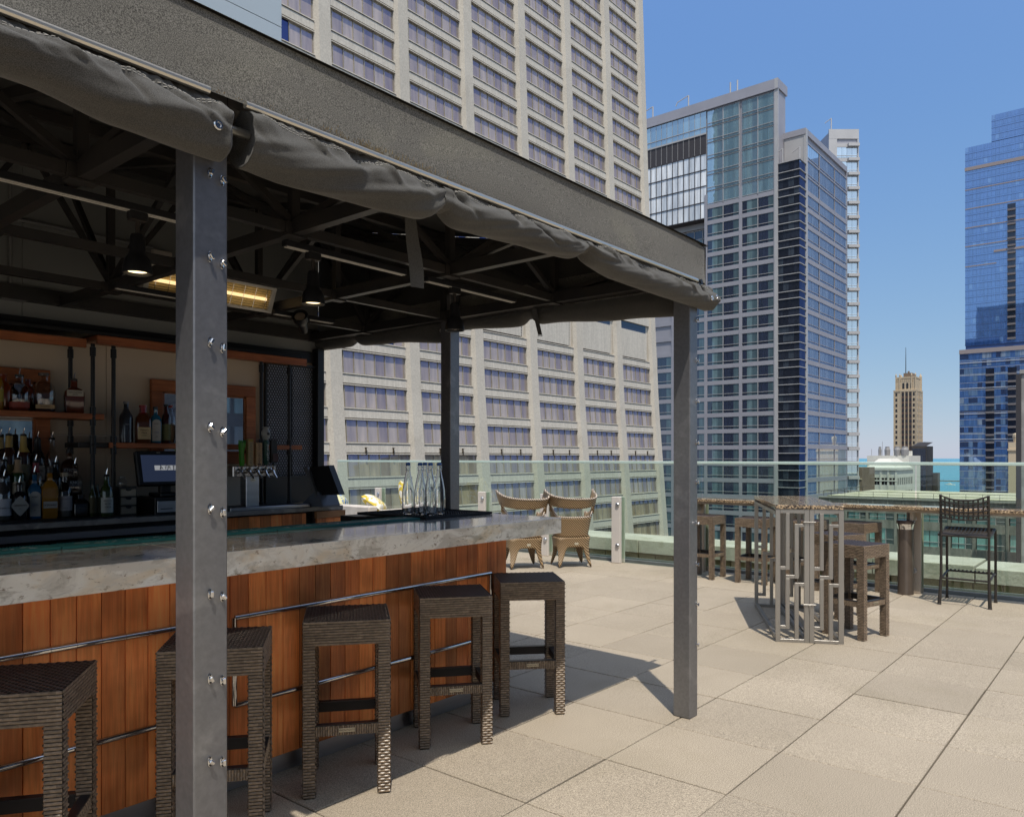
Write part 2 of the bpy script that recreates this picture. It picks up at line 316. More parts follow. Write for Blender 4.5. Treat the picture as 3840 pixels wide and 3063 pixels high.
railglass = thin_glass('rail_glass', (.87,.945,.895), .075); glassedge = P('glass_edge', (.45,.58,.50), .12, col2=(.55,.66,.6), vs=3, spec=.8)
clear = P('clear_glass', (.97,.98,1), .0, trans=1, ior=1.48, col2=(.97,.98,1)); bglass = thin_glass('bottle_glass', (.86,.87,.88), .12)
blue_stop = P('blue_stopper', (.02,.13,.50), .35); teal = P('teal_rubber', (.03,.21,.20), .6); inkw = P('white_ink', (.72,.72,.70), .6); inkd = P('dark_ink', (.03,.025,.025), .6)
gold = P('gold_foil', (.55,.36,.10), .3, .8); goldink = P('gold_ink', (.45,.33,.12), .4, .5)
warm = emit('warm_lamp', (1,.76,.42), 2.2); heat = emit('heater_element', (1,.70,.34), 1.0)
heatrefl = P('heater_reflector', (.9,.66,.28), .5, .7); offwhite = P('offwhite_metal', (.60,.57,.52), .4)
irond = P('wrought_iron', (.05,.042,.036), .45, .4); bronzebar = P('bronze_steel', (.40,.375,.34), .36, .75, col2=(.31,.29,.265), vs=4, stretch=(1,1,.4))
rat = rattan('rattan', (.46,.31,.165), (.10,.065,.035), 35, 15); ratedge = rattan('rattan_edge', (.66,.55,.44), (.14,.09,.06), 45, 18)
sofaw = P('sofa_white', (.66,.60,.54), .7)
cush = P('cushion_yellow', (.80,.78,.70), .85, col2=(.62,.47,.06), vs=7, dist=1.4, lo=.46, hi=.5); cushb = P('cushion_blue', (.65,.62,.35), .85, col2=(.09,.22,.5), vs=6, dist=2, lo=.5, hi=.54)
screen = emit('screen_glow', (.035,.05,.10), .35)
def solid(name, c, r=.35, **k): return P(name, c, r, **k)
def group_w(o): return o

# ------------------------------------------------------------------ camera, sun, sky
cam = bpy.data.cameras.new('camera'); co = bpy.data.objects.new('camera', cam); COL.objects.link(co); sc.camera = co
co.location = (0,0,1.45); YAW = R(39.55)
fwd = Vector((math.cos(YAW), math.sin(YAW), 0)); co.rotation_euler = fwd.to_track_quat('-Z','Y').to_euler()
cam.sensor_width = 36; cam.lens = 36*2906/3840; cam.shift_y = (1715-1531.5)/3840; cam.clip_start = .05; cam.clip_end = 60000
EL = R(65.5); S = Vector((-.69*math.cos(EL), -.724*math.cos(EL), math.sin(EL))).normalized()
sun = bpy.data.lights.new('sun', 'SUN'); so = bpy.data.objects.new('sun', sun); COL.objects.link(so)
sun.energy = 2.95; sun.angle = R(.53); sun.color = (1,.94,.84); so.rotation_euler = (-S).to_track_quat('-Z','Y').to_euler(); so.location = (-20,-20,60)
w = bpy.data.worlds.new('World'); sc.world = w; w.use_nodes = True; nt = w.node_tree
sky = nt.nodes.new('ShaderNodeTexSky'); sky.sky_type = 'NISHITA'; sky.sun_disc = False; sky.sun_elevation = EL
sky.sun_rotation = math.atan2(S.x, S.y); sky.air_density = 1.0; sky.dust_density = .15; sky.ozone_density = 4.0; sky.altitude = 200
bg = nt.nodes['Background']; bg.inputs[1].default_value = .13
sp_s = nt.nodes.new('ShaderNodeSeparateColor'); cb_s = nt.nodes.new('ShaderNodeCombineColor'); nt.links.new(sky.outputs[0], sp_s.inputs[0])
for k, (a, p) in enumerate(((.398,.65),(.431,.47),(.505,.13))):     # clear lake-air sky: flatter from zenith to horizon than the raw texture
    m1 = nd(nt, 'ShaderNodeMath', operation='MULTIPLY'); m1.inputs[1].default_value = .13
    m2 = nd(nt, 'ShaderNodeMath', operation='POWER'); m2.inputs[1].default_value = p
    m3 = nd(nt, 'ShaderNodeMath', operation='MULTIPLY'); m3.inputs[1].default_value = a/.13
    nt.links.new(sp_s.outputs[k], m1.inputs[0]); nt.links.new(m1.outputs[0], m2.inputs[0]); nt.links.new(m2.outputs[0], m3.inputs[0]); nt.links.new(m3.outputs[0], cb_s.inputs[k])
tcs = nt.nodes.new('ShaderNodeTexCoord'); dt_ = nd(nt, 'ShaderNodeVectorMath', operation='DOT_PRODUCT'); dt_.inputs[1].default_value = S   # extra sky glow added round the sun to fill the shade
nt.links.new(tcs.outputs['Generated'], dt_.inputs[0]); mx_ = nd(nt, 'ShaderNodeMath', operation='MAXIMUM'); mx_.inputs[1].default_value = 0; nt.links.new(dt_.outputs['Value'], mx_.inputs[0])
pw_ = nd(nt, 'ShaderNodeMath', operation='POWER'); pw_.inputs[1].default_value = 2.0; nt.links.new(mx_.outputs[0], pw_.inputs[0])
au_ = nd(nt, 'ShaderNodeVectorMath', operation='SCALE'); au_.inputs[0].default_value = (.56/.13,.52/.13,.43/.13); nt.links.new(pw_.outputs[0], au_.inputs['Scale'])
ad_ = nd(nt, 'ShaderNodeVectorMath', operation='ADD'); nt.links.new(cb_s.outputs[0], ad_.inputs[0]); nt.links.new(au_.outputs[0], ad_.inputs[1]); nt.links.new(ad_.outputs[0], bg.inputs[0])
sc.view_settings.view_transform = 'Standard'; sc.view_settings.look = 'None'; sc.view_settings.exposure = 0.5; sc.view_settings.gamma = 1
sc.render.engine = 'CYCLES'; cy = sc.cycles; cy.use_denoising = True; cy.max_bounces = 9; cy.diffuse_bounces = 4; cy.glossy_bounces = 4
cy.transmission_bounces = 8; cy.transparent_max_bounces = 12; cy.caustics_reflective = False; cy.caustics_refractive = False; cy.sample_clamp_indirect = 6
# ================================================================== terrace
def structure(o): o['kind'] = 'structure'; return o
m = MB(); PT = .6155; g = .0032
for i in range(-7, 11):
    for j in range(-12, 17):
        x0 = 2.551+PT*i; y0 = 2.03+PT*j
        if x0 > 8.95 or x0 < -2.2: continue
        x1 = min(x0+PT, 9.29)-g; x0 += g; y1 = y0+PT-g; y0 += g
        if i % 1 == 0: y0 += random.uniform(0,.003); x1 -= random.uniform(0,.003)
        dz = random.uniform(-.0016,.0016); tx = random.uniform(-.001,.001); b = .003
        z = lambda x, y: dz+tx*((x-x0)/PT)
        vs = [(x0,y0,-.02),(x1,y0,-.02),(x1,y1,-.02),(x0,y1,-.02),(x0,y0,z(x0,y0)-b),(x1,y0,z(x1,y0)-b),(x1,y1,z(x1,y1)-b),(x0,y1,z(x0,y1)-b),
              (x0+b,y0+b,z(x0,y0)),(x1-b,y0+b,z(x1,y0)),(x1-b,y1-b,z(x1,y1)),(x0+b,y1-b,z(x0,y1))]
        m.add(vs, [(0,1,5,4),(1,2,6,5),(2,3,7,6),(3,0,4,7),(4,5,9,8),(5,6,10,9),(6,7,11,10),(7,4,8,11),(8,9,10,11)])
structure(m.obj('terrace_paving', paver))
m = MB(); m.box(-14,9.32,-16,13,-.5,-.021); structure(m.obj('terrace_base', subfloor))
m = MB(); m.box(-14,-2.3,-16,13,-.02,0); m.box(-2.28,9.29,-16,-5.4,-.02,0); structure(m.obj('terrace_floor', paver))
m = MB(); m.box(9.32,9.36,-16,13,-.5,.035); m.box(9.36,9.56,-16,13,-.5,.006); m.box(9.56,9.60,-16,13,-.5,.03); structure(m.obj('terrace_gutter', gutterm))
m = MB(); m.box(9.60,11.2,-16,13,-.6,-.05); structure(m.obj('roof_ledge', subfloor))
# parapet
pr = root('parapet_wall', 'low parapet with pale stone coping over yellow brick beyond the glass railing', 'wall', (10.1,4,0))
m = MB(); y = -15
while y < 13:
    L = .28; m.bbox(9.78,10.5,y,y+L-.01,-.02,.077,.004); m.bbox(9.78,10.5,y-.14,y+L-.15,-.125,-.03,.004); y += L
m.obj('brick_course', brick, pr)
m = MB(); y = -15.3; k = 0
while y < 13:
    L = 1.05; d = random.uniform(0,.004); m.bbox(9.74+d,10.53,y,y+L-.012,.08,.268-(.022 if y < 1.4 else 0),.006); y += L
m.obj('coping', limestone, pr)
# glass railing along the east edge
gr = root('glass_railing', 'frameless glass railing on flat posts along the terrace edge', 'railing', (9.2,4,0))
ys = [1.95+1.24*k for k in range(-4, 9)]
for y in ys:
    mt = white if y > 5 else postbeige
    m = MB(); m.bbox(9.12,9.17,y-.055,y+.085,0,.91,.006); m.bbox(9.235,9.26,y-.055,y+.085,0,.905,.006)
    p = m.obj('post', mt, gr, bevel=.0)
    for z in (.24,.80):
        m = MB()
        M = Matrix.Translation((9.12,y+.01 if y < 5 else y-.015,z)) @ Matrix.Rotation(-PI/2,4,'Y')
        m.lathe([(.030,-.002),(.030,.010),(.024,.016),(0,.017)], n=18, M=M)
        m.obj('clamp_bolt', stainless, p, smooth='a')
for a, b in zip(ys[:-1], ys[1:]):
    m = MB(); m.box(9.196,9.210,a+.018,b+.002,.06,1.372); m.obj('glass_panel', railglass, gr)
m = MB(); m.bbox(9.190,9.216,ys[0],ys[-1],1.366,1.40,.004)
m.obj('cap_rail', glassedge, gr)
# granite drink ledge
dl = root('drink_ledge', 'long brown granite drink counter fixed to the railing posts', 'counter', (9.05,1,0))
m = MB(); y = -5
for a, b in ((-5,-2.2),(-2.195,.3),(.305,2.62),(2.625,4.52)): m.bbox(8.84,9.115,a,b,.905,.94,.004)
m.obj('granite_top', granm, dl)
m = MB(); m.box(8.90,9.115,-5,4.5,.875,.903); m.obj('support_rail', postbeige, dl)
m = MB()
for y in ys:
    if y < 4.6: m.box(8.98,9.118,y-.01,y+.02,.78,.874)
m.obj('bracket', postbeige, dl)
# ================================================================== pavilion
ZB, ZT = 2.418, 2.632
def roofz(Y): return 2.62+(Y-1.93)*.215
pv = root('bar_pavilion', 'black steel pavilion with dark canvas roof and valance over the bar', 'pavilion', (1.1,2.02,0))
def turn_button(m, x, y, z):
    M = Matrix.Translation((x, y, z)) @ Matrix.Rotation(PI/2,4,'X')
    m.lathe([(.0085,0),(.0085,.002),(.006,.003),(0,.003)], n=14, M=M @ Matrix.Diagonal((.75,1.75,1,1)), mi=0)
    for dz in (.0105,-.0105): m.lathe([(.003,0),(.003,.0045),(0,.005)], n=8, M=M @ Matrix.Translation((0,dz,0)), mi=1)
    m.lathe([(.004,.002),(.004,.010)], n=8, M=M)
    m.bbox(-.0045,.0045,-.0085,.0085,.010,.017,.002, M=M @ Matrix.Rotation(random.uniform(-.9,.9),4,'Z'))
tz = [2.222,1.994,1.764,1.533,1.311,1.08,.85,.626]
for k, (x0,x1,y0,y1) in enumerate(((1.055,1.154,1.974,2.075),(3.937,4.032,1.974,2.075),(3.937,4.032,3.815,3.912))):
    m = MB(); m.bbox(x0,x1,y0,y1,0,2.60,.004); p = m.obj('post', steel, pv)
    if k < 2:
        for z in tz+([.40,.172] if k == 0 else [.40]):
            for xo, zo in (((0,0),(.036,-.012)) if k == 0 else ((0,0),)):
                m = MB(); turn_button(m, (x0+.045 if k == 0 else x1-.014)+xo, y0-.0005, z+zo); m.obj('turn_button', [chrome, irond], p, smooth='a')
# valance and roof canvas
def sheet(f, nu, nv, name, mt, parent, smooth=True):
    m = MB(); vs = [f(i/nu, j/nv) for i in range(nu+1) for j in range(nv+1)]
    m.add(vs, [(i*(nv+1)+j, (i+1)*(nv+1)+j, (i+1)*(nv+1)+j+1, i*(nv+1)+j+1) for i in range(nu) for j in range(nv)])
    return m.obj(name, mt, parent, smooth=smooth)
X0, X1 = -2.0, 4.055
def fv(u, v):
    x = X0+(X1-X0)*u; z = ZB+(ZT-ZB)*v
    wv = noise.noise((x*1.1, z*2, 0))*.012*math.sin(PI*v)
    r = max(0,(x-X1+.03)/.03); return (x-.008*r*r, 1.925+wv+.012*r*r-.006*(1-v), z-.02*math.exp(-((x-X1)/.10)**2)*v)
sheet(fv, 150, 10, 'valance', valancem, pv)
def fs(u, v):
    y = 1.935+3.56*u; z = ZB+(ZT-ZB)*v
    return (4.055+noise.noise((y*1.5,z*3,5))*.01*math.sin(PI*v), y, z+(.0 if v == 0 else 0))
sheet(fs, 60, 8, 'valance', valancem, pv)
m = MB(); m.quad((X0,1.920,2.629),(4.052,1.920,2.629),(4.052,5.48,roofz(5.48)),(X0,5.48,roofz(5.48))); m.quad((X0,1.915,2.634),(4.055,1.915,2.634),(4.05,5.48,roofz(5.48)+.01),(X0,5.48,roofz(5.48)+.01))
m.obj('roof_cover', roofm, pv)
m = MB(); m.add([(4.045,1.95,2.6),(4.045,5.48,2.6),(4.045,5.48,roofz(5.48)),(4.045,1.95,roofz(1.95))],[(0,1,2,3)]); m.obj('gable_light_block', roofm, pv); m = MB(); m.add([(X0,1.95,2.3),(X0,5.48,2.3),(X0,5.48,roofz(5.48)),(X0,1.95,roofz(1.95))],[(0,1,2,3)])  # closing sheets added under the roof ends to block light
m.obj('gable_light_block', roofm, pv)
for a, b in ((-2.0,1.064),(1.169,3.90)):
    m = MB(); m.tube([(a,1.912,ZB-.004),((a+b)/2,1.912,ZB-.004),(b,1.912,ZB-.004)], .0105, 10); m.obj('valance_tube', alu, pv, smooth='a')
m = MB(); m.bbox(3.905,3.96,1.905,1.93,ZB-.03,ZB+.005,.003); m.tube([(3.93,1.90,ZB-.004),(3.93,1.93,ZB-.004)],.012,8); m.obj('tube_bracket', blackm, pv)
m = MB(); m.bar((X0,2.02,2.50),(4.0,2.02,2.50),.045,.09); m.obj('front_beam', frame_steel, pv)
m = MB(); m.bar((3.99,2.0,2.46),(3.99,5.46,2.46),.05,.075); m.bar((3.99,2.0,2.61),(3.99,5.44,roofz(5.4)-.05),.04,.04); m.obj('side_beam', frame_steel, pv)
m = MB(); m.bar((X0,5.43,2.47),(4.0,5.43,2.47),.05,.09); m.obj('rear_beam', frame_steel, pv)
NY = [2.05,2.90,3.87,4.72,5.42]
for x in (-1.75,-.79,.17,1.135,2.01,2.99,3.93):
    if x < -.8: continue
    m = MB(); zc = 2.452
    m.bar((x,1.98,zc),(x,5.44,zc),.045,.062); m.bar((x,1.98,2.58),(x,5.44,roofz(5.44)-.05),.04,.045)
    for y in NY[1:4]:
        m.bar((x,y,zc),(x,y,roofz(y)-.05),.038,.038)
        m.box(x-.05,x+.05,y-.03,y+.03,zc-.04,zc-.034)
        m.box(x-.055,x-.022,y-.024,y+.024,zc-.034,zc+.02); m.box(x+.022,x+.055,y-.024,y+.024,zc-.034,zc+.02)
    for a, b in ((0,1),(2,1),(2,3),(4,3)):
        m.bar((x,NY[a],roofz(NY[a])-.06),(x,NY[b],zc+.02),.03,.03)
    m.obj('truss', frame_steel, pv)
for y in NY[1:4]:
    m = MB(); m.bar((X0+.2,y,2.448),(3.98,y,2.448),.034,.045); m.bar((X0+.2,y,roofz(y)-.04),(3.98,y,roofz(y)-.04),.04,.05); m.obj('purlin', frame_steel, pv)
    m = MB(); xs = [-.79,.17,1.135,2.01,2.99,3.93]
    for a, b in zip(xs[:-1], xs[1:]):
        if y == NY[2]: continue
        mid = (a+b)/2
        m.bar((a,y,2.47),(mid,y,roofz(y)-.06),.028,.028); m.bar((b,y,2.47),(mid,y,roofz(y)-.06),.028,.028)
    if m.v: m.obj('brace', frame_steel, pv)
for a, b, y in ((-.6,1.72,2.985),(2.0,2.72,2.96),(2.88,3.62,2.97),(1.9,2.5,4.42),(2.90,3.38,4.41)):
    m = MB(); m.bbox(a,b,y-.017,y+.017,2.385,2.412,.002); m.box(a+.01,b-.01,y-.012,y-.007,2.3815,2.3852,1); m.box(a+.01,b-.01,y+.007,y+.012,2.3815,2.3852,1); m.obj('light_track', [blackm, offwhite], pv)
m = MB()
for k in range(900):
    x = random.gauss(1.72,.24); h = abs(random.gauss(0,.012))*math.exp(-((x-1.75)/.3)**2)+.002; z = ZB+.004+abs(random.gauss(0,.012)); s_ = random.uniform(.0008,.002)
    if k % 3 == 0: x = random.uniform(-.2,3.8); z = ZB+.002+abs(random.gauss(0,.004)); h = .003
    m.add([(x-s_,1.9185,z),(x+s_,1.9185,z),(x+random.uniform(-.002,.002),1.9165,z+h*random.random()+.002)], [(0,1,2)])
o = m.obj('dry_moss', solid('dry_moss', (.30,.22,.11), .9), pv); o['kind'] = 'stuff'
# ---------------------------------------------------------------- rolled curtains
def lerp_tab(tab, x):
    if x <= tab[0][0]: return tab[0][1]
    for (a,b),(c,d) in zip(tab[:-1],tab[1:]):
        if x <= c:
            t = (x-a)/(c-a); t = t*t*(3-2*t); return b+(d-b)*t
    return tab[-1][1]
def curtain(name, label, p0, p1, out, zbt, ztop, dep, amp, tilt, ties=(), seed=0, group='rolled curtains of the pavilion', res=.007):
    p0 = Vector(p0); p1 = Vector(p1); L = (p1-p0).length; d = (p1-p0).normalized(); o = Vector(out)
    rt = root(name, label, 'curtain', tuple((p0+p1)/2), group)
    nu = int(L/res); nv = 56; rng = random.Random(seed); folds = []
    for k in range(int(L/.1)+1):
        a_ = rng.choice((1,1,-1))*rng.uniform(.25,1)*amp*.55; folds.append((k*.1+rng.uniform(-.05,.05), rng.uniform(.03,.17)*tilt/1.5, rng.uniform(.012,.032), a_, rng.uniform(.65,1.35), rng.uniform(.25,.7)))
    def surf(s, th):
        zb = lerp_tab(zbt, s); zt = ztop
        for ts in ties:
            q = math.exp(-((s-ts)/.05)**2); zb += .045*q
        h = (zt-zb)/2; zc = (zt+zb)/2
        # th: 0 top, pi/2 outer side, pi bottom, 3pi/2 inner side
        ez = math.cos(th); eo = math.sin(th)
        dd = dep*(1-.30*max(0,ez)); 
        for ts in ties: dd *= 1-.22*math.exp(-((s-ts)/.05)**2)
        fz = s*5.2+tilt*th+seed
        n1 = noise.noise((fz*1.0, th*.40, seed)); n2 = noise.noise((fz*2.1+7, th*.45, seed+3)); n3 = noise.noise((s*1.3, th*.8, seed+9))
        front = .30+.70*max(0, math.sin(th-.1))
        disp = amp*.45*(n1*.9+n2*.4)*front
        if .0 < th < 2.8:
            for (fs0, fk, fw, fa, fc, fl_) in folds[max(0, int(s/.1)-3):int(s/.1)+4]:
                q = (s-fs0-fk*(th-1.0))/fw
                if abs(q) < 2.6: disp += fa*math.exp(-q*q)*math.exp(-((th-fc)/fl_)**2)
        frill = .0035*math.sin(s*2*PI/.034+2*n1)*math.exp(-((th-.35)/.38)**2)
        disp += frill
        return p0+d*s+o*(eo*dd+eo*disp)+Vector((0,0,zc+ez*h+ez*disp*.8))
    m = MB(); vs = [surf(L*i/nu, 2*PI*j/nv) for i in range(nu+1) for j in range(nv)]
    fs_ = [(i*nv+j, i*nv+(j+1) % nv, (i+1)*nv+(j+1) % nv, (i+1)*nv+j) for i in range(nu) for j in range(nv)]
    m.add(vs, fs_)
    # ends: layers seen edge-on
    for e, i in ((0,0),(1,nu)):
        ring = vs[i*nv:(i+1)*nv]; c = sum(ring, Vector())/nv
        b = len(m.v); m.v += [tuple(c+(q-c)*.8-d*(.02 if e else -.02)) for q in ring]+[tuple(c-d*(.03 if e else -.03))]
        o0 = i*nv
        for j in range(nv):
            k = (j+1) % nv; m.f.append([o0+j,o0+k,b+k,b+j] if e else [o0+k,o0+j,b+j,b+k]); m.m.append(0); m.f.append([b+j,b+k,b+nv] if e else [b+k,b+j,b+nv]); m.m.append(0)
    m.obj('canvas_roll', fabric, rt, smooth=True)
    st = MB()
    for th in (.80,.90):
        s = .03
        while s < L-.03:
            a = surf(s, th); b = surf(s+.008, th); n = (surf(s, th)-Vector((surf(s,th).x, surf(s,th).y, 0)))*0+o*.7+Vector((0,0,.7))
            st.bar(a+n*.0012, b+n*.0012, .0012, .0012); s += .013
    st.obj('stitching', offwhite, rt)
    for ts in ties:
        t = MB(); ring = []
        for j in range(33):
            th = 2*PI*j/32; c0 = surf(ts, th)
            zc = (ztop+lerp_tab(zbt, ts)+.045)/2
            ctr = p0+d*ts; ctr.z = zc
            n = (c0-ctr); n = n.normalized() if n.length > 1e-6 else Vector((0,0,1))
            ring.append((ctr+n*((c0-ctr).length+.004)))
        vs2 = []
        for q in ring: vs2 += [q-d*.022, q+d*.022]
        t.add(vs2, [(2*j,2*j+1,2*j+3,2*j+2) for j in range(32)])
        t.obj('tie_strap', fabric, rt, smooth=True)
    return rt, surf
def grommet(parent, c, ax):
    m = MB(); q = Vector(ax).to_track_quat('Z','Y').to_matrix().to_4x4(); M = Matrix.Translation(c) @ q
    m.lathe([(.006,.001),(.007,.004),(.011,.004),(.0135,.001),(.0135,-.002)], n=18, M=M); m.obj('grommet', chrome, parent, smooth='a')
def rod(parent, a, b, r=.0125):
    m = MB(); m.tube([a,b], r, 12); m.obj('roll_rod', alu, parent, smooth='a')
cL, sL = curtain('rolled_curtain', 'black canvas curtain rolled up under the valance left of the near post', (-1.9,1.945,0), (1.115,1.945,0), (0,-1,0),
    [(0,2.21),(2.0,2.272),(2.55,2.29),(2.75,2.262),(3.0,2.25)], 2.408, .072, .040, 1.6, seed=3)
grommet(cL, sL(2.97, 1.75)+Vector((0,-.002,0)), (0,-1,0)); rod(cL, (1.02,1.955,2.352), (1.205,1.955,2.352))
cR, sR = curtain('rolled_curtain', 'black canvas curtain rolled up under the valance right of the near post', (1.18,1.945,0), (4.11,1.945,0), (0,-1,0),
    [(0,2.255),(.15,2.246),(.5,2.26),(.8,2.276),(1.3,2.30),(1.7,2.315),(1.95,2.288),(2.3,2.281),(2.95,2.281)], 2.410, .068, .040, 1.5, ties=(.77,1.66), seed=17)
grommet(cR, sR(2.83, 1.8)+Vector((0,-.002,0)), (0,-1,0)); grommet(cR, sR(2.885, 1.6)+Vector((0,-.002,0)), (.2,-1,0)); rod(cR, (4.08,1.966,2.352), (4.20,1.966,2.352))
m = MB(); vs = []
for j in range(13):
    t = j/12; vs += [(1.945-.006*math.sin(5*t),2.10+.01*math.sin(4*t),2.46-.385*t),(1.995-.012*math.sin(5*t),2.09+.01*math.sin(4*t+1),2.46-.385*t)]
m.add(vs, [(2*j,2*j+1,2*j+3,2*j+2) for j in range(12)]); m.obj('tie_strap', fabric, cR, smooth=True)
cS, sS = curtain('rolled_curtain', 'black canvas curtain rolled up along the right side between far posts', (4.06,2.03,0), (4.06,3.80,0), (-1,0,0),
    [(0,2.262),(.45,2.285),(1.0,2.325),(1.25,2.33),(1.75,2.36)], 2.45, .05, .010, .8, ties=(1.16,), seed=31)
m = MB(); vs = []
for j in range(9):
    t = j/8; vs += [(3.995,3.13-.05*t,2.42-.17*t),(3.975,3.08-.05*t,2.42-.18*t)]
m.add(vs, [(2*j,2*j+1,2*j+3,2*j+2) for j in range(8)])
for k in range(11): m.bar(Vector(vs[-2])+(Vector(vs[-1])-Vector(vs[-2]))*k/10, Vector(vs[-2])+(Vector(vs[-1])-Vector(vs[-2]))*k/10+Vector((0,-.001,-.012)), .0012,.0012)
m.obj('frayed_strap', fabric, cS, smooth=False)
cB, sB = curtain('rolled_curtain', 'black canvas curtain rolled up along the right side next to the back wall', (4.05,3.93,0), (4.05,5.85,0), (-1,0,0),
    [(0,2.285),(.6,2.335),(1.2,2.355),(1.92,2.36)], 2.47, .06, .014, 1.0, ties=(1.05,), seed=47)
grommet(cB, sB(.03, 1.7)+Vector((-.004,0,0)), (-1,0,0))
# ================================================================== bar counter
bc = root('bar_counter', 'long bar with thick veined stone top and reddish wood plank front', 'bar counter', (1.5,3.2,0))
m = MB(); yF0, yF1 = 2.845, 2.885
m.prism([(-1.2,yF0),(1.605,yF0+.018),(1.605,3.5),(-1.2,3.5)], .972, 1.07)
m.prism([(1.6065,yF0+.018),(3.985,yF1),(3.975,3.5),(1.6065,3.5)], .972, 1.07)
m.obj('countertop', stonem, bc, bevel=.003)
m = MB(); m.bbox(3.275,3.93,3.503,4.2,0,1.062,.004); m.obj('side_cabinet', black, bc)
m = MB(); k = 0; x = -.05; seq = []
x = 3.6635; xs = []
while x > -1.2: xs.append(x); x -= .0885
for x in xs: m.bbox(x-.0885+.0015,x-.0015,3.07,3.092,.092,.97,.0015)
m.obj('plank_cladding', planks, bc)
m = MB(); m.box(-1.2,3.662,3.093,3.12,.09,.97); m.box(3.64,3.664,3.093,3.49,.09,.97); m.obj('carcass', black, bc)
m = MB(); m.bbox(-1.2,3.655,3.101,3.112,.0,.0895,.001); m.obj('kick_plate', stainless, bc)
def trim(x0, x1, joints=True):
    m = MB(); z1, z0 = .755, .375
    def half(p0, p1, r=.0125):
        p0 = Vector(p0); p1 = Vector(p1); d = (p1-p0).normalized(); n = Vector((0,-1,0)); u = d.cross(n)
        vs = [p+(n*math.sin(a)*.85+u*math.cos(a))*r for p in (p0,p1) for a in [PI*i/8 for i in range(9)]]
        m.add(vs, [(i,i+1,10+i,9+i) for i in range(8)]+[tuple(range(9)),tuple(range(17,8,-1))])
    for z in (z1, z0):
        pts = [x0]+sorted(x for x in xs if x0+.02 < x < x1-.02)+[x1]
        for a, b in zip(pts[:-1], pts[1:]): half((a+.0006,3.0695,z),(b-.0006,3.0695,z))
    half((x0,3.0695,z0),(x0,3.0695,z1)); half((x1,3.0695,z0),(x1,3.0695,z1))
    m.obj('trim_frame', chrome, bc, smooth='a')
trim(-1.15,1.735); trim(1.825,3.516)
# teal rubber bar mats along the inner edge
xm = [-.55,.06,.67,1.28,1.79,2.30,2.855,3.405]
labs = ['wide teal rubber bar mat at the left end of the bar','teal rubber bar mat second along the inner edge']
for k, (a, b) in enumerate(zip(xm[:-1], xm[1:])):
    if b < .9: continue
    rt = root('bar_mat', ['','','teal rubber bar mat on the bar left of the near post, nearest the picture edge','teal rubber bar mat on the bar hidden partly by the near post','teal rubber bar mat on the bar just right of the near post','teal rubber bar mat in the middle of the right bar section','teal rubber bar mat ending beside the black drainer mat'][k], 'bar mat', ((a+b)/2,3.53,1.071), 'teal mats along the bar')
    m = MB(); m.bbox(a+.003,b-.003,3.46,3.602,1.0705,1.082,.002)
    x = a+.03
    while x < b-.03: m.box(x,x+.004,3.575,3.598,1.082,1.0845); x += .012
    m.obj('mat_body', teal, rt)
    m = MB(); x = a+.06
    for q in range(2):
        cx = a+(b-a)*(.3+.42*q)
        for i in range(14):
            t = random.uniform(-.09,.09); yy = random.uniform(3.49,3.56); wv = random.uniform(.006,.02); m.box(cx+t,cx+t+wv,yy,yy+random.uniform(.004,.012),1.0822,1.0826)
    m.obj('print', inkw, rt)
# black drainer mat and swing-top water bottles
dm = root('drainer_mat', 'black rubber drainer mat with toothed rim at the bar end', 'mat', (3.6,3.74,1.07))
m = MB(); m.bbox(3.305,3.925,3.412,4.06,1.0715,1.078,.002)
m.box(3.305,3.312,3.412,4.06,1.078,1.088); m.box(3.918,3.925,3.412,4.06,1.078,1.088); m.box(3.312,3.918,3.412,3.419,1.078,1.088); m.box(3.312,3.918,4.053,4.06,1.078,1.088)
x = 3.325
while x < 3.91:
    y = 3.43
    while y < 4.05: m.lathe([(.0055,1.078),(.004,1.087),(0,1.087)], c=(x,y,0), n=6); y += .022
    x += .022
m.obj('mat_body', rubber, dm)
wb = root('water_bottle', 'clear swing-top water bottle', 'bottle', (0,0,0), 'clear water bottles on the drainer mat')
prof = [(.030,0),(.0375,.006),(.0395,.03),(.040,.10),(.037,.15),(.029,.20),(.0195,.245),(.0145,.27),(.0135,.292),(.0165,.296),(.0165,.304),(.0135,.307),(.0135,.312)]
m = MB(); m.lathe(prof, n=28); inner = [(max(r-.0032,.001), z+(.006 if z < .01 else 0)) for r, z in prof]
b = MB(); b.lathe(inner, n=28)
for f in b.f: m.f.append([len(m.v)+i for i in reversed(f)]); m.m.append(0)
m.v += b.v
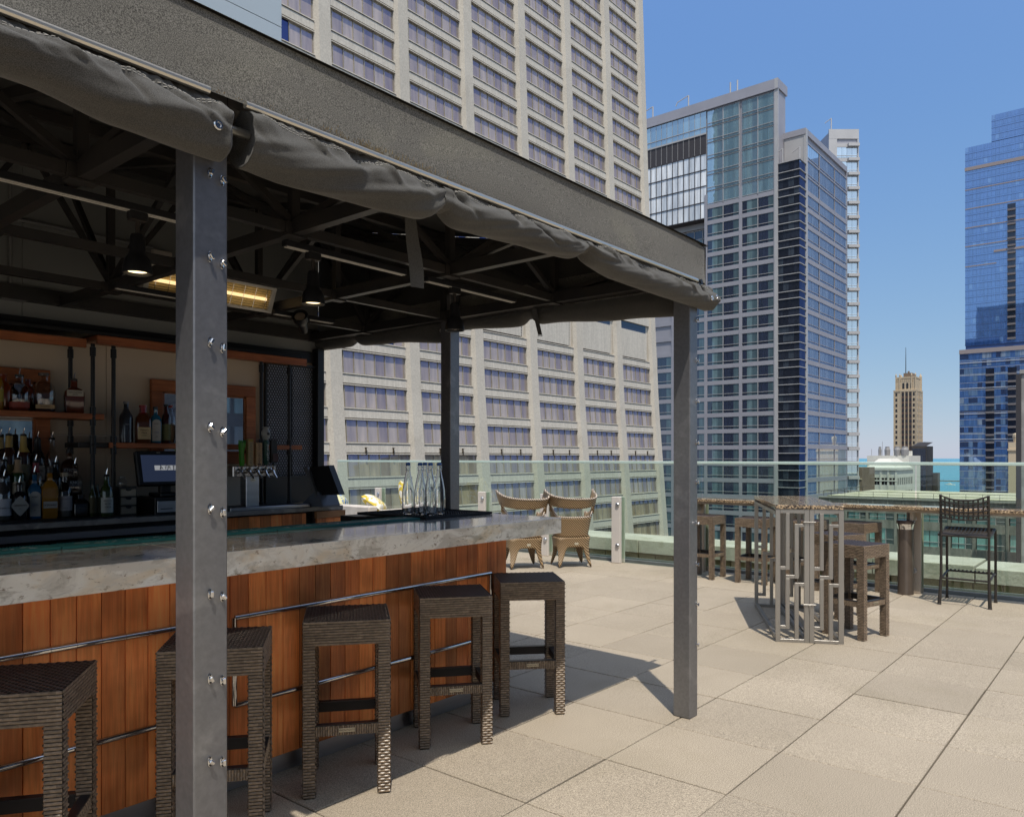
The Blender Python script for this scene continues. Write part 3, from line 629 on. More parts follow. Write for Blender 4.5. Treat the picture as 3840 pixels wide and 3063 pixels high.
# open the mouth: drop the top caps and bridge
m.obj('glass_body', clear, wb, smooth='a')
m = MB(); m.lathe([(.012,.310),(.0145,.313),(.0155,.318),(.0145,.326),(.008,.329),(0,.329)], n=18); m.obj('stopper', blue_stop, wb, smooth='a')
m = MB()
for sx in (-1, 1):
    m.tube([(sx*.0155,0,.318),(sx*.022,0,.312),(sx*.0225,0,.288),(sx*.0175,0,.281),(sx*.0165,0,.272)], .0011, 6)
m.tube([(.0172*math.cos(a),.0172*math.sin(a),.2815) for a in [2*PI*i/16 for i in range(16)]], .0010, 5, closed=True)
m.tube([(.0165*math.cos(a),.0165*math.sin(a),.272) for a in [PI*i/10 for i in range(11)]], .0010, 5)
m.obj('wire_bail', chrome, wb, smooth='a')
for k, (x, y, r, l) in enumerate(((3.402,3.672,.5,'clear swing-top water bottle with blue stopper, farthest left in the cluster'),(3.425,3.585,-.2,'clear swing-top water bottle with blue stopper, second from the left'),
        (3.425,3.492,.9,'clear swing-top water bottle with blue stopper, nearest the bar front'),(3.545,3.535,-.5,'clear swing-top water bottle with blue stopper, nearest the far post'),(3.53,3.65,.2,'clear swing-top water bottle half hidden behind the others'))):
    if k == 0: wb.location = (x,y,1.0885); wb.rotation_euler = (0,0,r); wb['label'] = l
    else: dup(wb, (x,y,1.0885), r, l)
# ================================================================== wicker stools
def weave(m, o, U, V, N, nu, nv, cu, cv, lift=.0035, over=.62, span=2, mi=0, rise=.0012):
    """over-strands: each covers `span` cells along U in row v, staggered"""
    o = Vector(o); U = Vector(U).normalized(); V = Vector(V).normalized(); N = Vector(N).normalized()
    for j in range(nv):
        st = -(j % 2) * (span/2 if span > 1 else 1)
        i = st if span > 1 else -(j % 2)
        step = span if span > 1 else 2
        while i < nu:
            a = max(i, 0); b = min(i+(span if span > 1 else 1.35), nu)
            i0 = i; i += step
            if b-a < .3: continue
            vs = []
            for q in range(4):
                t = q/3; uu = a+(b-a)*t; hh = lift*math.sin(PI*min(max((uu-i0)/(span if span > 1 else 1.35),0.03),.97))+rise
                for r, e in ((-.5,.25),(-.2,1),(.2,1),(.5,.25)):
                    vs.append(o+U*(uu*cu)+V*((j+.5+r*over*1.35)*cv)+N*(hh*e))
            m.add(vs, [(4*q+r,4*q+r+4,4*q+r+5,4*q+r+1) for q in range(3) for r in range(3)], mi)
        # under-strands cross
    return m
def wicker_leg(m, cx, cy, z0, z1, w):
    h = w/2; n = int((z1-z0)/.0125); cv = (z1-z0)/n
    m.box(cx-h+.002,cx+h-.002,cy-h+.002,cy+h-.002,z0,z1,1)
    for (o,U,N) in (((cx-h,cy-h,z0),(1,0,0),(0,-1,0)),((cx+h,cy-h,z0),(0,1,0),(1,0,0)),((cx+h,cy+h,z0),(-1,0,0),(0,1,0)),((cx-h,cy+h,z0),(0,-1,0),(-1,0,0))):
        weave(m, Vector(o), U, (0,0,1), N, 3, n, w/3, cv, lift=.0042, over=.60, span=2, rise=.0002)
st = root('bar_stool', 'brown wicker bar stool', 'stool', (0,0,0), 'wicker stools along the bar')
W = .365; H = .752; lw = .05; hw = W/2
m = MB()
m.box(-hw+.004,hw-.004,-hw+.004,hw-.004,.70,H-.004,1)
weave(m, (-hw,-hw,H-.003), (1,0,0), (0,1,0), (0,0,1), 26, 26, W/26, W/26, lift=.0036, span=1, over=.66)
m.obj('seat', [wickd, wickcore], st)
m = MB(); m.box(-hw+.003,hw-.003,-hw+.003,hw-.003,.652,H-.006,1)
for (o,U,N) in (((-hw,-hw,.648),(1,0,0),(0,-1,0)),((hw,-hw,.648),(0,1,0),(1,0,0)),((hw,hw,.648),(-1,0,0),(0,1,0)),((-hw,hw,.648),(0,-1,0),(-1,0,0))):
    weave(m, o, U, (0,0,1), N, 22, 9, W/22, .0115, lift=.0045, span=3, over=.62, rise=.0002)
m.obj('apron', [wick, wickcore], st)
for sx in (-1,1):
    for sy in (-1,1):
        m = MB(); wicker_leg(m, sx*(hw-lw/2), sy*(hw-lw/2), .004, .648, lw); m.box(sx*(hw-lw/2)-.022,sx*(hw-lw/2)+.022,sy*(hw-lw/2)-.022,sy*(hw-lw/2)+.022,0,.004,1); m.obj('leg', [wick, wickcore], st)
for a in range(4):
    M = Matrix.Rotation(a*PI/2,4,'Z'); m = MB(); z0 = .262; i = hw-lw
    m.box(-i,i,-hw+.006,-hw+.034,z0,z0+.042,1,M=M)
    q = MB(); n = 26; weave(q, (-i,-hw+.006,z0), (0,0,1), (1,0,0), (0,-1,0), 3, n, .042/3, 2*i/n, lift=.0042, span=2, over=.62, rise=.0005)
    q2 = MB(); 
    m.add([M @ Vector(v) for v in q.v], q.f, 0)
    m.box(-i,i,-hw+.004,-hw+.036,z0+.043,z0+.047,2,M=M)
    fr = m.obj('footrest', [wick, wickcore, darkrail], st)
    if a == 0:
        m = MB(); m.bbox(-.034,.034,-hw+.0005,-hw+.0025,z0+.014,z0+.031,.0008); npl = m.obj('name_plate', solid('plate_metal', (.55,.47,.33), .4, metal=.3), fr)
        text('FRONTGATE', .0115, inkd, npl, face((0,-hw+.0002,z0+.0225)))
bar_spots = [(.895,2.775,-36.5,'brown wicker stool at the bar, cut by the left picture edge'),(1.59,2.79,-38,'brown wicker stool at the bar, behind the near post'),
    (2.222,2.80,-38.5,'brown wicker stool right of the near post, standing clear in front of the planks'),(2.93,2.83,-38.5,'brown wicker stool second from the bar end, legs tipping into the sun'),(3.555,2.815,-43,'brown wicker stool at the bar end beside the far post')]
for k, (x,y,a,l) in enumerate(bar_spots):
    if k == 0: st.location = (x,y,0); st.rotation_euler = (0,0,R(a)); st['label'] = l
    else: dup(st, (x,y,0), R(a), l)
for x,y,a,l in ((6.69,1.875,-16.3,'wicker stool beside the fretwork table, nearest the camera'),(7.42,2.26,-20,'wicker stool behind the nearest table stool, half hidden by it'),
    (8.86,2.47,-14,'wicker stool under the granite ledge next to the ash bin'),(8.80,2.98,0,'wicker stool under the ledge, seen through the fretwork table'),
    (8.765,3.55,0,'wicker stool under the ledge left of the fretwork table'),(8.755,4.185,0,'wicker stool under the ledge beside the far pavilion post')):
    dup(st, (x,y,0), R(a), l, 'wicker stools near the granite ledge')
# ================================================================== fretwork table
tb = root('fretwork_table', 'high bar table with granite top and cut metal fretwork ends', 'table', (6.71,2.43,0))
TO = Vector((6.03,2.285,0)); A1 = math.atan2(1.84-2.285,6.27-6.03); TX = Vector((math.cos(A1),math.sin(A1),0)); TY = Vector((-math.sin(A1),math.cos(A1),0))
TM = Matrix((( TX.x,TY.x,0,TO.x),(TX.y,TY.y,0,TO.y),(0,0,1,0),(0,0,0,1))); TW = .505; TL = 1.50; TH = 1.045
def fret(m, x0, y0, t=.03):
    s = .252/344.; zs = lambda v: (1668-v)/1330*TH
    def b(xa, xb, va, vb): m.bbox(x0+xa*s, x0+xb*s, y0, y0+t, zs(vb), zs(va), .0015, M=TM)
    b(0,47,338,1668); b(292,344,338,1668); b(47,292,338,380); b(47,292,1635,1668)
    b(104,143,380,945); b(47,104,912,945); b(195,236,486,1030); b(236,292,486,516); b(104,195,996,1030); b(104,143,1030,1535); b(47,104,1502,1535); b(195,236,1072,1635); b(236,292,1072,1105)
for h in range(2):
    for e, y0 in ((0,0),(1,TL-.03)):
        m = MB(); fret(m, h*.2535, y0); m.obj('fretwork_panel', bronzebar, tb)
    for xx in (h*.2535+.004, h*.2535+.216):
        for z in (.004,TH-.05): m = MB(); m.bbox(xx,xx+.03,.031,TL-.031,z,z+.03,.001,M=TM); m.obj('side_rail', bronzebar, tb)
    m = MB(); m.bbox(h*.2535-(.003 if h == 0 else -.001),h*.2535+.252+(.003 if h else 0),-.006,TL+.006,TH+.001,TH+.033,.002,M=TM); m.obj('granite_top', [grantop], tb)
m = MB()
for z in (.30,.945): m.bbox(.205,.30,-.010,-.001,z-.006,z+.004,.002,M=TM)
m.bbox(.248,.258,-.011,-.002,.25,.30,.002,M=TM)
m.obj('latch', bronzebar, tb)
# ================================================================== ash bin, iron chair
ab = root('ash_bin', 'brown metal cylinder ash bin with chrome neck by the ledge', 'ash bin', (9.02,2.02,0))
c = (9.02,2.02,0)
m = MB(); m.lathe([(.0775,0),(.079,.01),(.0775,.02),(.0775,.69)], c=c, n=36); m.obj('bin_body', solid('bin_brown', (.17,.135,.11), .32, metal=.55), ab, smooth='a')
m = MB(); m.lathe([(.0775,.69),(.078,.70),(.082,.735),(.088,.748)], c=c, n=36); m.obj('neck', chrome, ab, smooth='a')
m = MB(); m.lathe([(.089,.748),(.091,.752),(.091,.778),(.085,.785),(0,.785)], c=c, n=36); m.obj('cap', solid('bin_cap', (.10,.075,.07), .3, metal=.5), ab, smooth='a')
m = MB(); m.bbox(8.985,9.0,1.925,1.932,.765,.773,.001); m.obj('emblem', inkw, ab)
ic = root('iron_chair', 'tall dark iron bar chair with woven strap back, alone at the ledge', 'chair', (8.83,1.41,0))
m = MB(); B = [(8.613,1.61),(8.613,1.203)]; Fp = [(9.055,1.635),(9.055,1.205)]
for k, (x, y) in enumerate(B):
    y2 = y+(-.012 if k else .012)
    m = MB(); m.tube([(x-.012,y2,0),(x+.012,y,.30),(x+.012,y,.70),(x,y,.86),(x-.02,y,1.085)], [.0175,.0125,.0125,.0125,.0125], 8); m.tube([(x-.013,y2,0),(x-.008,y2,.03)], [.02,.013], 8); m.obj('back_leg', irond, ic, smooth='a')
for k, (x, y) in enumerate(Fp):
    m = MB(); m.tube([(x,y,0),(x-.004,y,.03),(x-.01,y,.62),(x-.02,y,.70),(x-.06,y,.735)], [.018,.0125,.0125,.013,.013], 8); m.obj('front_leg', irond, ic, smooth='a')
m = MB()
for y in (1.63,1.205): m.tube([(8.625,y,.685),(8.70,y,.69),(8.85,y,.70),(8.98,y,.735),(9.04,y,.725)], .013, 8)
m.tube([(8.625,1.61,.685),(8.625,1.203,.685)], .014, 8); m.tube([(9.0,1.63,.735),(9.0,1.205,.735)], .012, 8)
for i in range(13):
    y = 1.615-i*.4/12-.003; m.tube([(8.63,y,.69),(8.72,y,.695),(8.85,y,.703),(8.97,y,.735)], .0085, 5)
for i in range(10):
    x = 8.65+i*.035; z = .692+max(0,(x-8.80))*.16; m.tube([(x,1.62,z+.006),(x,1.41,z-.004+.004*(i % 2)),(x,1.21,z+.006)], .009, 5)
m.bbox(8.606,8.611,1.375,1.445,.678,.690,.001)
m.obj('seat', irond, ic, smooth='a')
m = MB(); sag = lambda t: .085*(1-(2*t-1)**2)
for z0, rr in ((1.078,.010),(1.035,.0095),(.992,.0095),(.945,.0095),(.90,.0095),(.862,.010)):
    m.tube([(8.60-.03*math.sin(PI*t)-(z0-.86)*.07, 1.61-.407*t, z0-sag(t)*(.55 if z0 > 1 else .30 if z0 > .92 else .18)) for t in [i/10 for i in range(11)]], rr*.8, 6)
for i in range(1, 10):
    t = i/10; m.tube([(8.60-.03*math.sin(PI*t)-(z0-.86)*.07+(.005 if (i+q) % 2 else -.005), 1.61-.407*t, z0-sag(t)*(.55 if z0 > 1 else .30 if z0 > .92 else .18)) for q, z0 in enumerate((1.078,1.035,.992,.945,.90,.862))], .0085, 5)
m.obj('backrest', irond, ic, smooth='a')
m = MB(); m.tube([(8.62,1.60,.262),(8.62,1.205,.262)], .010, 7); m.tube([(9.05,1.63,.285),(9.05,1.21,.285)], .010, 7)
for y in (1.615,1.207): m.tube([(8.62,y,.262),(8.75,y,.262),(8.95,y,.29),(9.05,y,.285)], .011, 7)
for i in range(11): m.tube([(9.035,1.60-i*.036,.296),(9.065,1.60-i*.036,.296)], .009, 5)
m.obj('footrest', irond, ic, smooth='a')
# ================================================================== back wall
bw = root('back_wall', 'bar back wall, dark metal panels above and beige panels below', 'wall', (1,5.5,0))
YW = 5.46
m = MB()
for a, b in ((-2.0,-.55),(-.548,.62),(.622,1.79),(1.792,2.955),(2.957,4.03)): m.bbox(a,b,YW,YW+.12,2.33,3.62,.003)
m.obj('upper_panel', greym, bw)
m = MB()
for a, b in ((-2.0,-.2),(-.197,1.1),(1.103,2.3),(2.303,3.50),(3.503,4.03)): m.bbox(a,b,YW+.012,YW+.12,1.60,2.329,.002); m.bbox(a,b,YW+.012,YW+.12,0,1.597,.002)
m.obj('lower_panel', beige, bw)
m = MB(); m.bbox(-2,4.03,YW-.03,YW+.01,2.24,2.33,.003); m.bbox(-2,3.70,5.22,YW-.031,2.235,2.26,.002); m.obj('fascia', blackm, bw)
m = MB(); m.bbox(3.965,4.03,5.38,YW-.002,0,2.36,.003); m.obj('corner_post', black, bw)
m = MB(); m.tube([(-2,YW-.02,2.93),(2.6,YW-.02,2.93)], .013, 8); m.tube([(1.72,YW-.02,3.6),(1.72,YW-.02,2.5)], .011, 8); m.bbox(1.66,1.80,YW-.05,YW-.002,2.42,2.52,.004)
m.obj('conduit', solid('grey_conduit', (.20,.20,.20), .5), bw, smooth='a')
# pale building behind the bar
ph = root('penthouse', 'pale blue metal panelled wall rising behind the canvas roof', 'building', (2,7,0))
m = MB(); m.box(-6,4.30,6.52,11,0,11); 
for a, b in ((-6,-1.6),(-1.594,.0),(.006,1.45),(1.456,2.9),(2.906,4.36)):
    for z0, z1 in ((-.0,5.6),(5.606,12)): m.bbox(a,b,6.49,6.52,z0,z1,.002)
m.obj('wall', penthouse, ph)
m = MB(); m.box(-5,4.06,6.487,6.4895,6.28,6.36); m.obj('slot', black, ph)
# shelf rig of iron pipe
ps = root('pipe_shelf', 'wood shelves on black iron pipes with a wood header over the back bar', 'shelf', (2,5.3,1.075))
m = MB(); m.bbox(-1,2.065,5.19,5.215,2.143,2.197,.003); m.bbox(-1,2.065,5.216,5.43,2.170,2.197,.002); m.bbox(2.13,3.72,5.19,5.215,2.178,2.232,.003); m.bbox(2.13,3.72,5.216,5.43,2.200,2.232,.002); m.obj('header_board', shelfwood, ps)
m = MB(); m.bbox(-1,2.16,5.16,5.40,1.690,1.727,.003); m.obj('shelf', shelfwood, ps)
m = MB(); m.bbox(2.195,3.655,5.16,5.40,1.511,1.546,.003); m.obj('shelf', shelfwood, ps)
for x, y in ((2.045,5.39),(2.095,5.175),(2.222,5.175),(3.30,5.175),(3.545,5.175)):
    m = MB(); m.lathe([(.013,1.078),(.013,2.17)], c=(x,y,0), n=12)
    for z in (1.085,1.50,1.56,1.68,1.74,2.12): 
        if z > 1.6 and x > 2.2 and z < 2: continue
        m.lathe([(.013,z-.03),(.018,z-.028),(.018,z+.028),(.013,z+.03)], c=(x,y,0), n=12)
    m.obj('pipe', blackm, ps, smooth='a')
m = MB(); m.bbox(2.01,2.195,5.18,5.39,1.513,1.545,.002); m.obj('shelf_end', black, ps)
# framed mirrors
for k, (x0,x1,z0,z1,l) in enumerate(((2.59,3.412,1.40,2.003,'wood framed mirror on the beige wall behind the beer taps'),(1.10,1.94,1.25,2.005,'wood framed mirror behind the bottles at the left picture edge'))):
    r = root('framed_mirror', l, 'mirror', ((x0+x1)/2,5.45,z0), 'mirrors on the bar wall')
    fw = .082; m = MB()
    for a,b,c,d in ((x0,x1,z1-fw,z1),(x0,x1,z0,z0+fw),(x0,x0+fw,z0+fw,z1-fw),(x1-fw,x1,z0+fw,z1-fw)): m.bbox(a,b,5.425,5.459,c,d,.003)
    for a,b,c,d in ((x0+fw,x1-fw,z1-fw-.014,z1-fw),(x0+fw,x1-fw,z0+fw,z0+fw+.014),(x0+fw,x0+fw+.014,z0+fw,z1-fw),(x1-fw-.014,x1-fw,z0+fw,z1-fw)): m.box(a,b,5.436,5.459,c,d)
    m.obj('frame', framewood, r); m = MB(); m.box(x0+fw,x1-fw,5.445,5.459,z0+fw,z1-fw); m.obj('mirror_glass', mirror, r)
# star lattice screen
lt = root('lattice_screen', 'black star pattern metal screen at the right end of the back bar', 'screen', (3.75,5.43,1.08))
m = MB(); lx0, lx1, lz0, lz1 = 3.505, 3.962, 1.30, 2.20; d = .0205; tb_ = .0026
def clip(n, c):
    pts = []
    for (ax, az), (bx, bz) in zip(((lx0,lz0),(lx1,lz0),(lx1,lz1),(lx0,lz1)), ((lx1,lz0),(lx1,lz1),(lx0,lz1),(lx0,lz0))):
        da = n[0]*ax+n[1]*az-c; db = n[0]*bx+n[1]*bz-c
        if da*db < 0: t = da/(da-db); pts.append((ax+(bx-ax)*t, az+(bz-az)*t))
    return pts
for ang, off in ((90,0),(30,0),(150,d/2)):
    n = (math.cos(R(ang)), math.sin(R(ang)))
    for k in range(-300, 300):
        p = clip(n, k*d+off)
        if len(p) == 2: m.bar((p[0][0],5.425,p[0][1]),(p[1][0],5.425,p[1][1]), tb_, .004, up=(0,1,0))
m.obj('lattice', black, lt)
m = MB(); m.box(3.49,3.505,5.41,5.44,1.08,2.215); m.box(3.962,3.9645,5.41,5.44,1.08,2.215); m.box(3.505,3.962,5.41,5.44,2.2,2.215); m.box(3.505,3.962,5.41,5.44,1.08,1.30); m.box(3.74,3.75,5.43,5.44,1.3,2.2); m.obj('screen_frame', black, lt)
m = MB(); m.box(3.505,3.962,5.452,5.458,1.3,2.2); m.obj('backing_panel', solid('pale_backing', (.50,.55,.66), .6), lt)
# back counter
bk = root('back_counter', 'back bar counter with grey stone top, steel ledge and wood plank end', 'counter', (2,5.1,0))
m = MB(); m.bbox(-1.2,2.555,4.90,5.44,1.043,1.075,.002); m.bbox(2.556,3.85,4.90,5.38,1.043,1.075,.002); m.obj('countertop', P('grey_stone', (.34,.33,.32), .18, col2=(.22,.21,.21), vs=6, dist=1.5, stains=((.45,.43,.4),12,.55,.7)), bk)
m = MB(); m.bbox(-1.2,2.60,4.885,4.93,.972,1.012,.002); m.obj('steel_ledge', stainless, bk)
m = MB(); m.box(-1.2,2.60,4.955,5.4,0,1.04); m.box(2.6,3.62,4.96,5.4,0,1.04); m.obj('carcass', black, bk)
for a, b in ((-.9,.1),(.105,1.1),(1.105,1.95),(1.955,2.58)):
    m = MB(); m.bbox(a,b,4.93,4.953,.10,.96,.004); dr = m.obj('fridge_door', solid('fridge_black', (.018,.018,.02), .25), bk)
    m = MB(); m.bbox(b-.06,b-.02,4.922,4.9295,.86,.94,.002); m.obj('latch', chrome, dr)
m = MB(); x = 2.61
while x < 3.50: m.bbox(x,min(x+.086,3.53),4.935,4.957,.09,1.03,.0015); x += .0885
x = 3.60
while x < 3.84: m.bbox(x,min(x+.078,3.855),4.895,4.915,.09,.985,.0015); x += .080
m.obj('plank_cladding', planks, bk)
m = MB(); m.bbox(3.59,3.862,4.885,4.915,.987,1.040,.002); m.obj('end_rail', wood('end_rail_wood', (.30,.15,.07), (.42,.24,.12), axis='x', island=.1), bk)
m = MB(); m.box(3.6,3.855,4.916,5.38,.09,1.042); m.obj('end_box', solid('end_dark', (.05,.035,.03), .6), bk)
m = MB(); m.bbox(1.35,2.18,4.99,5.40,1.0755,1.082,.002); m.bbox(1.35,2.10,5.23,5.42,1.082,1.160,.003); m.bbox(1.35,2.09,5.325,5.425,1.1605,1.235,.003); br = m.obj('bottle_riser', rubber, None)
tag(br, 'black stepped riser carrying the liquor bottles on the back counter', 'riser')
# ---------------------------------------------------------------- bottles
BOT = {
 'round': [(.42,0),(.5,.02),(.5,.60),(.47,.67),(.30,.76),(.19,.84),(.17,.97),(.19,.975),(.19,1)],
 'tall': [(.46,0),(.5,.02),(.5,.63),(.42,.72),(.24,.80),(.20,.97),(.23,.975),(.23,1)],
 'squat': [(.45,0),(.5,.04),(.5,.55),(.46,.68),(.30,.78),(.20,.82),(.19,.95),(.22,.955),(.22,1)],
 'flask': [(.42,0),(.46,.03),(.5,.5),(.47,.66),(.36,.74),(.16,.80),(.15,.97),(.17,.98),(.17,1)],
}
colcache = {}
def bmat(c, rough=.12):
    k = (c, rough)
    if k not in colcache: colcache[k] = P('bottle_colour', c, rough, col2=tuple(q*.85 for q in c), spec=.6, coat=.5)
    return colcache[k]
def bottle(x, y, z, w, h, shape, col, label, sq=0, glass=None, fill=1, lab=None, txt=(), cap=None, capc=(.02,.02,.02), pour=True, neck=None, depth=1, ang=-.22):
    """opaque-looking full bottle, or clear glass with liquid to `fill`; lab=(z0,z1,colour,shape), txt=[(string,size,zfrac,mat)]"""
    rt = root('liquor_bottle', label, 'bottle', (x,y,z), 'liquor bottles on the back bar')
    rt.rotation_euler = (0,0,ang)
    pr_ = [(r*w, q*h) for r, q in BOT[shape]]
    def ob(m, name, mat, parent=None, sm='a'):
        o = m.obj(name, mat, None, smooth=sm); o.parent = parent or rt; return o
    m = MB(); n = 32 if sq else 22
    m.lathe(pr_, n=n, sq=sq, sy=depth); ob(m, 'glass_body', glass or bmat(col))
    if glass:
        lp = [(max(r-.003,.002), q+(.004 if q < .01 else 0)) for r, q in pr_ if q/h <= fill]
        if lp: lp.append((lp[-1][0], fill*h)); m = MB(); m.lathe(lp, n=n, sq=sq, sy=depth); ob(m, 'liquor', bmat(col))
    hn = pr_[-1][1]; rn = pr_[-1][0]
    if neck:
        m = MB(); m.lathe([(q[0]+.001,q[1]) for q in pr_ if q[1] >= neck[0]*h]+[(rn+.001,hn+.001)], n=n, sq=0); ob(m, 'neck_foil', solid('foil', neck[1], .35))
    if cap:
        m = MB(); m.lathe([(rn+.002,hn-.012),(rn+.002,hn+cap),(0,hn+cap+.001)], n=18); ob(m, 'cap', solid('cap_colour', capc, .4))
    if pour:
        m = MB(); m.lathe([(rn*.9,hn),(rn*1.0,hn+.012),(rn*.5,hn+.016)], n=12); m.tube([(0,0,hn+.012),(.001,0,hn+.03),(.006,-.002,hn+.052)], [.0045,.0038,.0026], 7, mi=1); ob(m, 'pourer', [black, chrome])
    if lab:
        z0, z1, lc, kind = lab
        lm = solid('label_paper', lc, .6); rr = w*.5*(1 if not sq else 1)+.0012
        m = MB(); rd = rr*depth if sq else rr
        if kind == 'wrap': m.lathe([(rr,z0*h),(rr,z1*h)], n=14, a0=-PI/2-1.15, a1=-PI/2+1.15)
        elif kind == 'flat': m.box(-w*.40,w*.40,-rd-.001,-rd+.001,z0*h,z1*h)
        elif kind == 'arch':
            zt = z1*h-w*.3; pts = [(-w*.36,z0*h),(w*.36,z0*h)]+[(w*.36*math.cos(a),zt+w*.3*math.sin(a)) for a in [PI*i/10 for i in range(11)]]
            m.add([(px_,-rd-.001,pz) for px_,pz in pts], [tuple(range(len(pts)))])
        elif kind == 'diamond':
            zc = (z0+z1)/2*h; q = (z1-z0)/2*h; pts = []
            for i in range(24):
                a = 2*PI*i/24; k = 1/(abs(math.cos(a))+abs(math.sin(a))*.98); k = min(k, .93); pts.append((k*math.cos(a)*w*.62, zc+k*math.sin(a)*q))
            m.add([(px_,-rr-.004,pz) for px_,pz in pts], [tuple(range(24))])
        elif kind == 'oval': m.add([(w*.34*math.cos(2*PI*i/24),-rr-.002,(z0+z1)/2*h+(z1-z0)/2*h*math.sin(2*PI*i/24)) for i in range(24)], [tuple(range(24))])
        lo = ob(m, 'label', lm)
        for s_, sz, zf, mt in txt:
            off = rr+.0055 if kind == 'diamond' else (rd if sq else rr)+.003
            t = text(s_, sz, mt, rt, Matrix.Translation((0,-off,zf*h)) @ Matrix.Rotation(PI/2,4,'X')); t.parent = lo; t.matrix_parent_inverse = Matrix.Identity(4)
    elif txt:
        for s_, sz, zf, mt in txt:
            t = text(s_, sz, mt, rt, Matrix.Translation((0,-w*.5*(depth if sq else 1)-.002,zf*h)) @ Matrix.Rotation(PI/2,4,'X')); t.parent = rt; t.matrix_parent_inverse = Matrix.Identity(4)
    return rt
cream = (.58,.52,.40); wht = (.62,.61,.58); amber = (.16,.045,.008); dk = (.012,.012,.014)
C = 1.0825
# front row on the counter
bottle(1.598,5.16,C,.078,.245,'tall',(.10,.10,.09),'clear bottle with black and white banded label at the left picture edge',glass=bglass,fill=.3,lab=(.12,.52,(.55,.58,.66),'wrap'),txt=[('LONDON DRY',.010,.30,inkd)])
bottle(1.674,5.15,C,.079,.205,'squat',dk,'black round bottle with grey diamond label in the front row',lab=(.10,.72,(.40,.40,.39),'diamond'),txt=[("HENDRICK'S",.0115,.42,inkd),('GIN',.007,.33,inkd)])
bottle(1.761,5.17,C,.076,.265,'flask',(.02,.12,.26),'blue glass bottle with white arched label in the front row',sq=5,depth=.8,lab=(.06,.62,(.52,.51,.48),'arch'),txt=[('BOMBAY',.0085,.50,inkd),('SAPPHIRE',.007,.32,solid('blue_ink',(.05,.10,.35),.5)),('GIN',.007,.2,inkd)])
bottle(1.837,5.15,C,.091,.285,'flask',(.34,.16,.02),'square amber bottle with white band label and fat black cap',sq=6,depth=.75,lab=(.22,.36,(.52,.50,.48),'flat'),txt=[('el Jimador',.016,.29,inkd)],cap=.02,pour=False)
bottle(1.925,5.17,C,.090,.262,'squat',(.22,.22,.20),'clear round bottle with large white label and wooden stopper',glass=bglass,fill=.25,lab=(.16,.50,(.55,.53,.56),'wrap'),txt=[('CASAMIGOS',.009,.43,inkd),('TEQUILA',.007,.22,inkd)],cap=.012,capc=(.42,.36,.26),pour=False)
bottle(2.02,5.17,C,.086,.135,'squat',dk,'low square black bottle with faint round seal, right of the clear bottle',sq=6,pour=False,txt=[('RESERVA',.008,.42,solid('grey_ink',(.16,.16,.17),.5))])
bottle(2.122,5.04,C,.073,.247,'tall',(.035,.06,.018),'green bottle with white lettered label standing forward on the counter',lab=(.10,.48,(.52,.54,.50),'wrap'),txt=[('ANCHO',.013,.40,inkd),('REYES',.013,.32,inkd),('VERDE',.013,.24,inkd)])
for k, x in enumerate((2.078,2.112)): bottle(x,5.135+.02*k,C,.042,.195,'tall',(.05,.06,.02),['thin dark green bottle left of its twin behind the green labelled bottle','thin dark green bottle right of its twin behind the green labelled bottle'][k],lab=(.1,.6,(.10,.085,.04),'wrap'),pour=False)
# middle row
M_ = 1.1605
bottle(1.707,5.275,M_,.078,.275,'tall',(.02,.07,.02),'green bottle with cream label bearing a red crest in the middle row',lab=(.26,.52,cream,'wrap'),txt=[('JAMESON',.0135,.46,inkd)],neck=(.72,(.42,.30,.18)))
bottle(1.632,5.275,M_,.08,.265,'tall',dk,'black bottle with black neck in the middle row at the left edge',lab=(.25,.55,(.05,.05,.055),'wrap'))
bottle(1.803,5.275,M_,.080,.255,'squat',(.30,.14,.04),'amber bottle with dripping red wax neck in the middle row',sq=0,glass=bglass,fill=.6,neck=(.74,(.22,.015,.03)))
bottle(1.915,5.275,M_,.075,.245,'tall',dk,'black bottle with gold ink in the middle row behind the wooden stopper',txt=[('RYE',.016,.35,goldink)])
bottle(2.028,5.275,M_,.083,.235,'flask',(.05,.03,.02),'square bottle with white block letters in the middle row',sq=6,depth=.8,glass=bglass,fill=.35,txt=[('KNOB',.024,.56,inkw),('CREEK',.011,.45,inkw)])
# back row
B_ = 1.2355
bottle(1.690,5.375,B_,.080,.345,'tall',(.05,.02,.012),'dark red bottle with gold foil neck in the back row',neck=(.74,(.50,.34,.08)),lab=(.1,.5,(.10,.09,.03),'wrap'))
bottle(1.648,5.385,B_,.070,.335,'tall',(.03,.012,.01),'dark bottle with narrow gold neck band in the back row at the left edge',neck=(.80,(.35,.25,.08)))
bottle(1.769,5.375,B_,.080,.345,'tall',(.05,.016,.012),'dark red bottle with gold neck and grey green label in the back row',neck=(.72,(.55,.40,.12)),lab=(.10,.50,(.24,.24,.17),'wrap'),txt=[('VO',.026,.33,goldink)])
bottle(1.848,5.375,B_,.083,.325,'tall',(.02,.012,.012),'black necked bottle with white label in the back row',neck=(.72,(.015,.013,.013)),lab=(.22,.50,wht,'wrap'),txt=[('Canadian',.015,.41,inkd),('Club',.016,.33,inkd)])
bottle(1.930,5.375,B_,.080,.325,'tall',(.12,.10,.08),'clear necked bottle with grey label in the back row',glass=bglass,fill=.5,lab=(.18,.50,(.36,.33,.30),'wrap'),txt=[('IOWA',.011,.44,inkd),('101',.020,.33,inkd)])
bottle(2.032,5.375,B_,.098,.255,'flask',(.07,.025,.012),'square brown bottle with white block letters in the back row',sq=6,depth=.75,txt=[('KNOB',.026,.52,inkw),('CREEK',.012,.40,inkw)],pour=False,cap=.01)
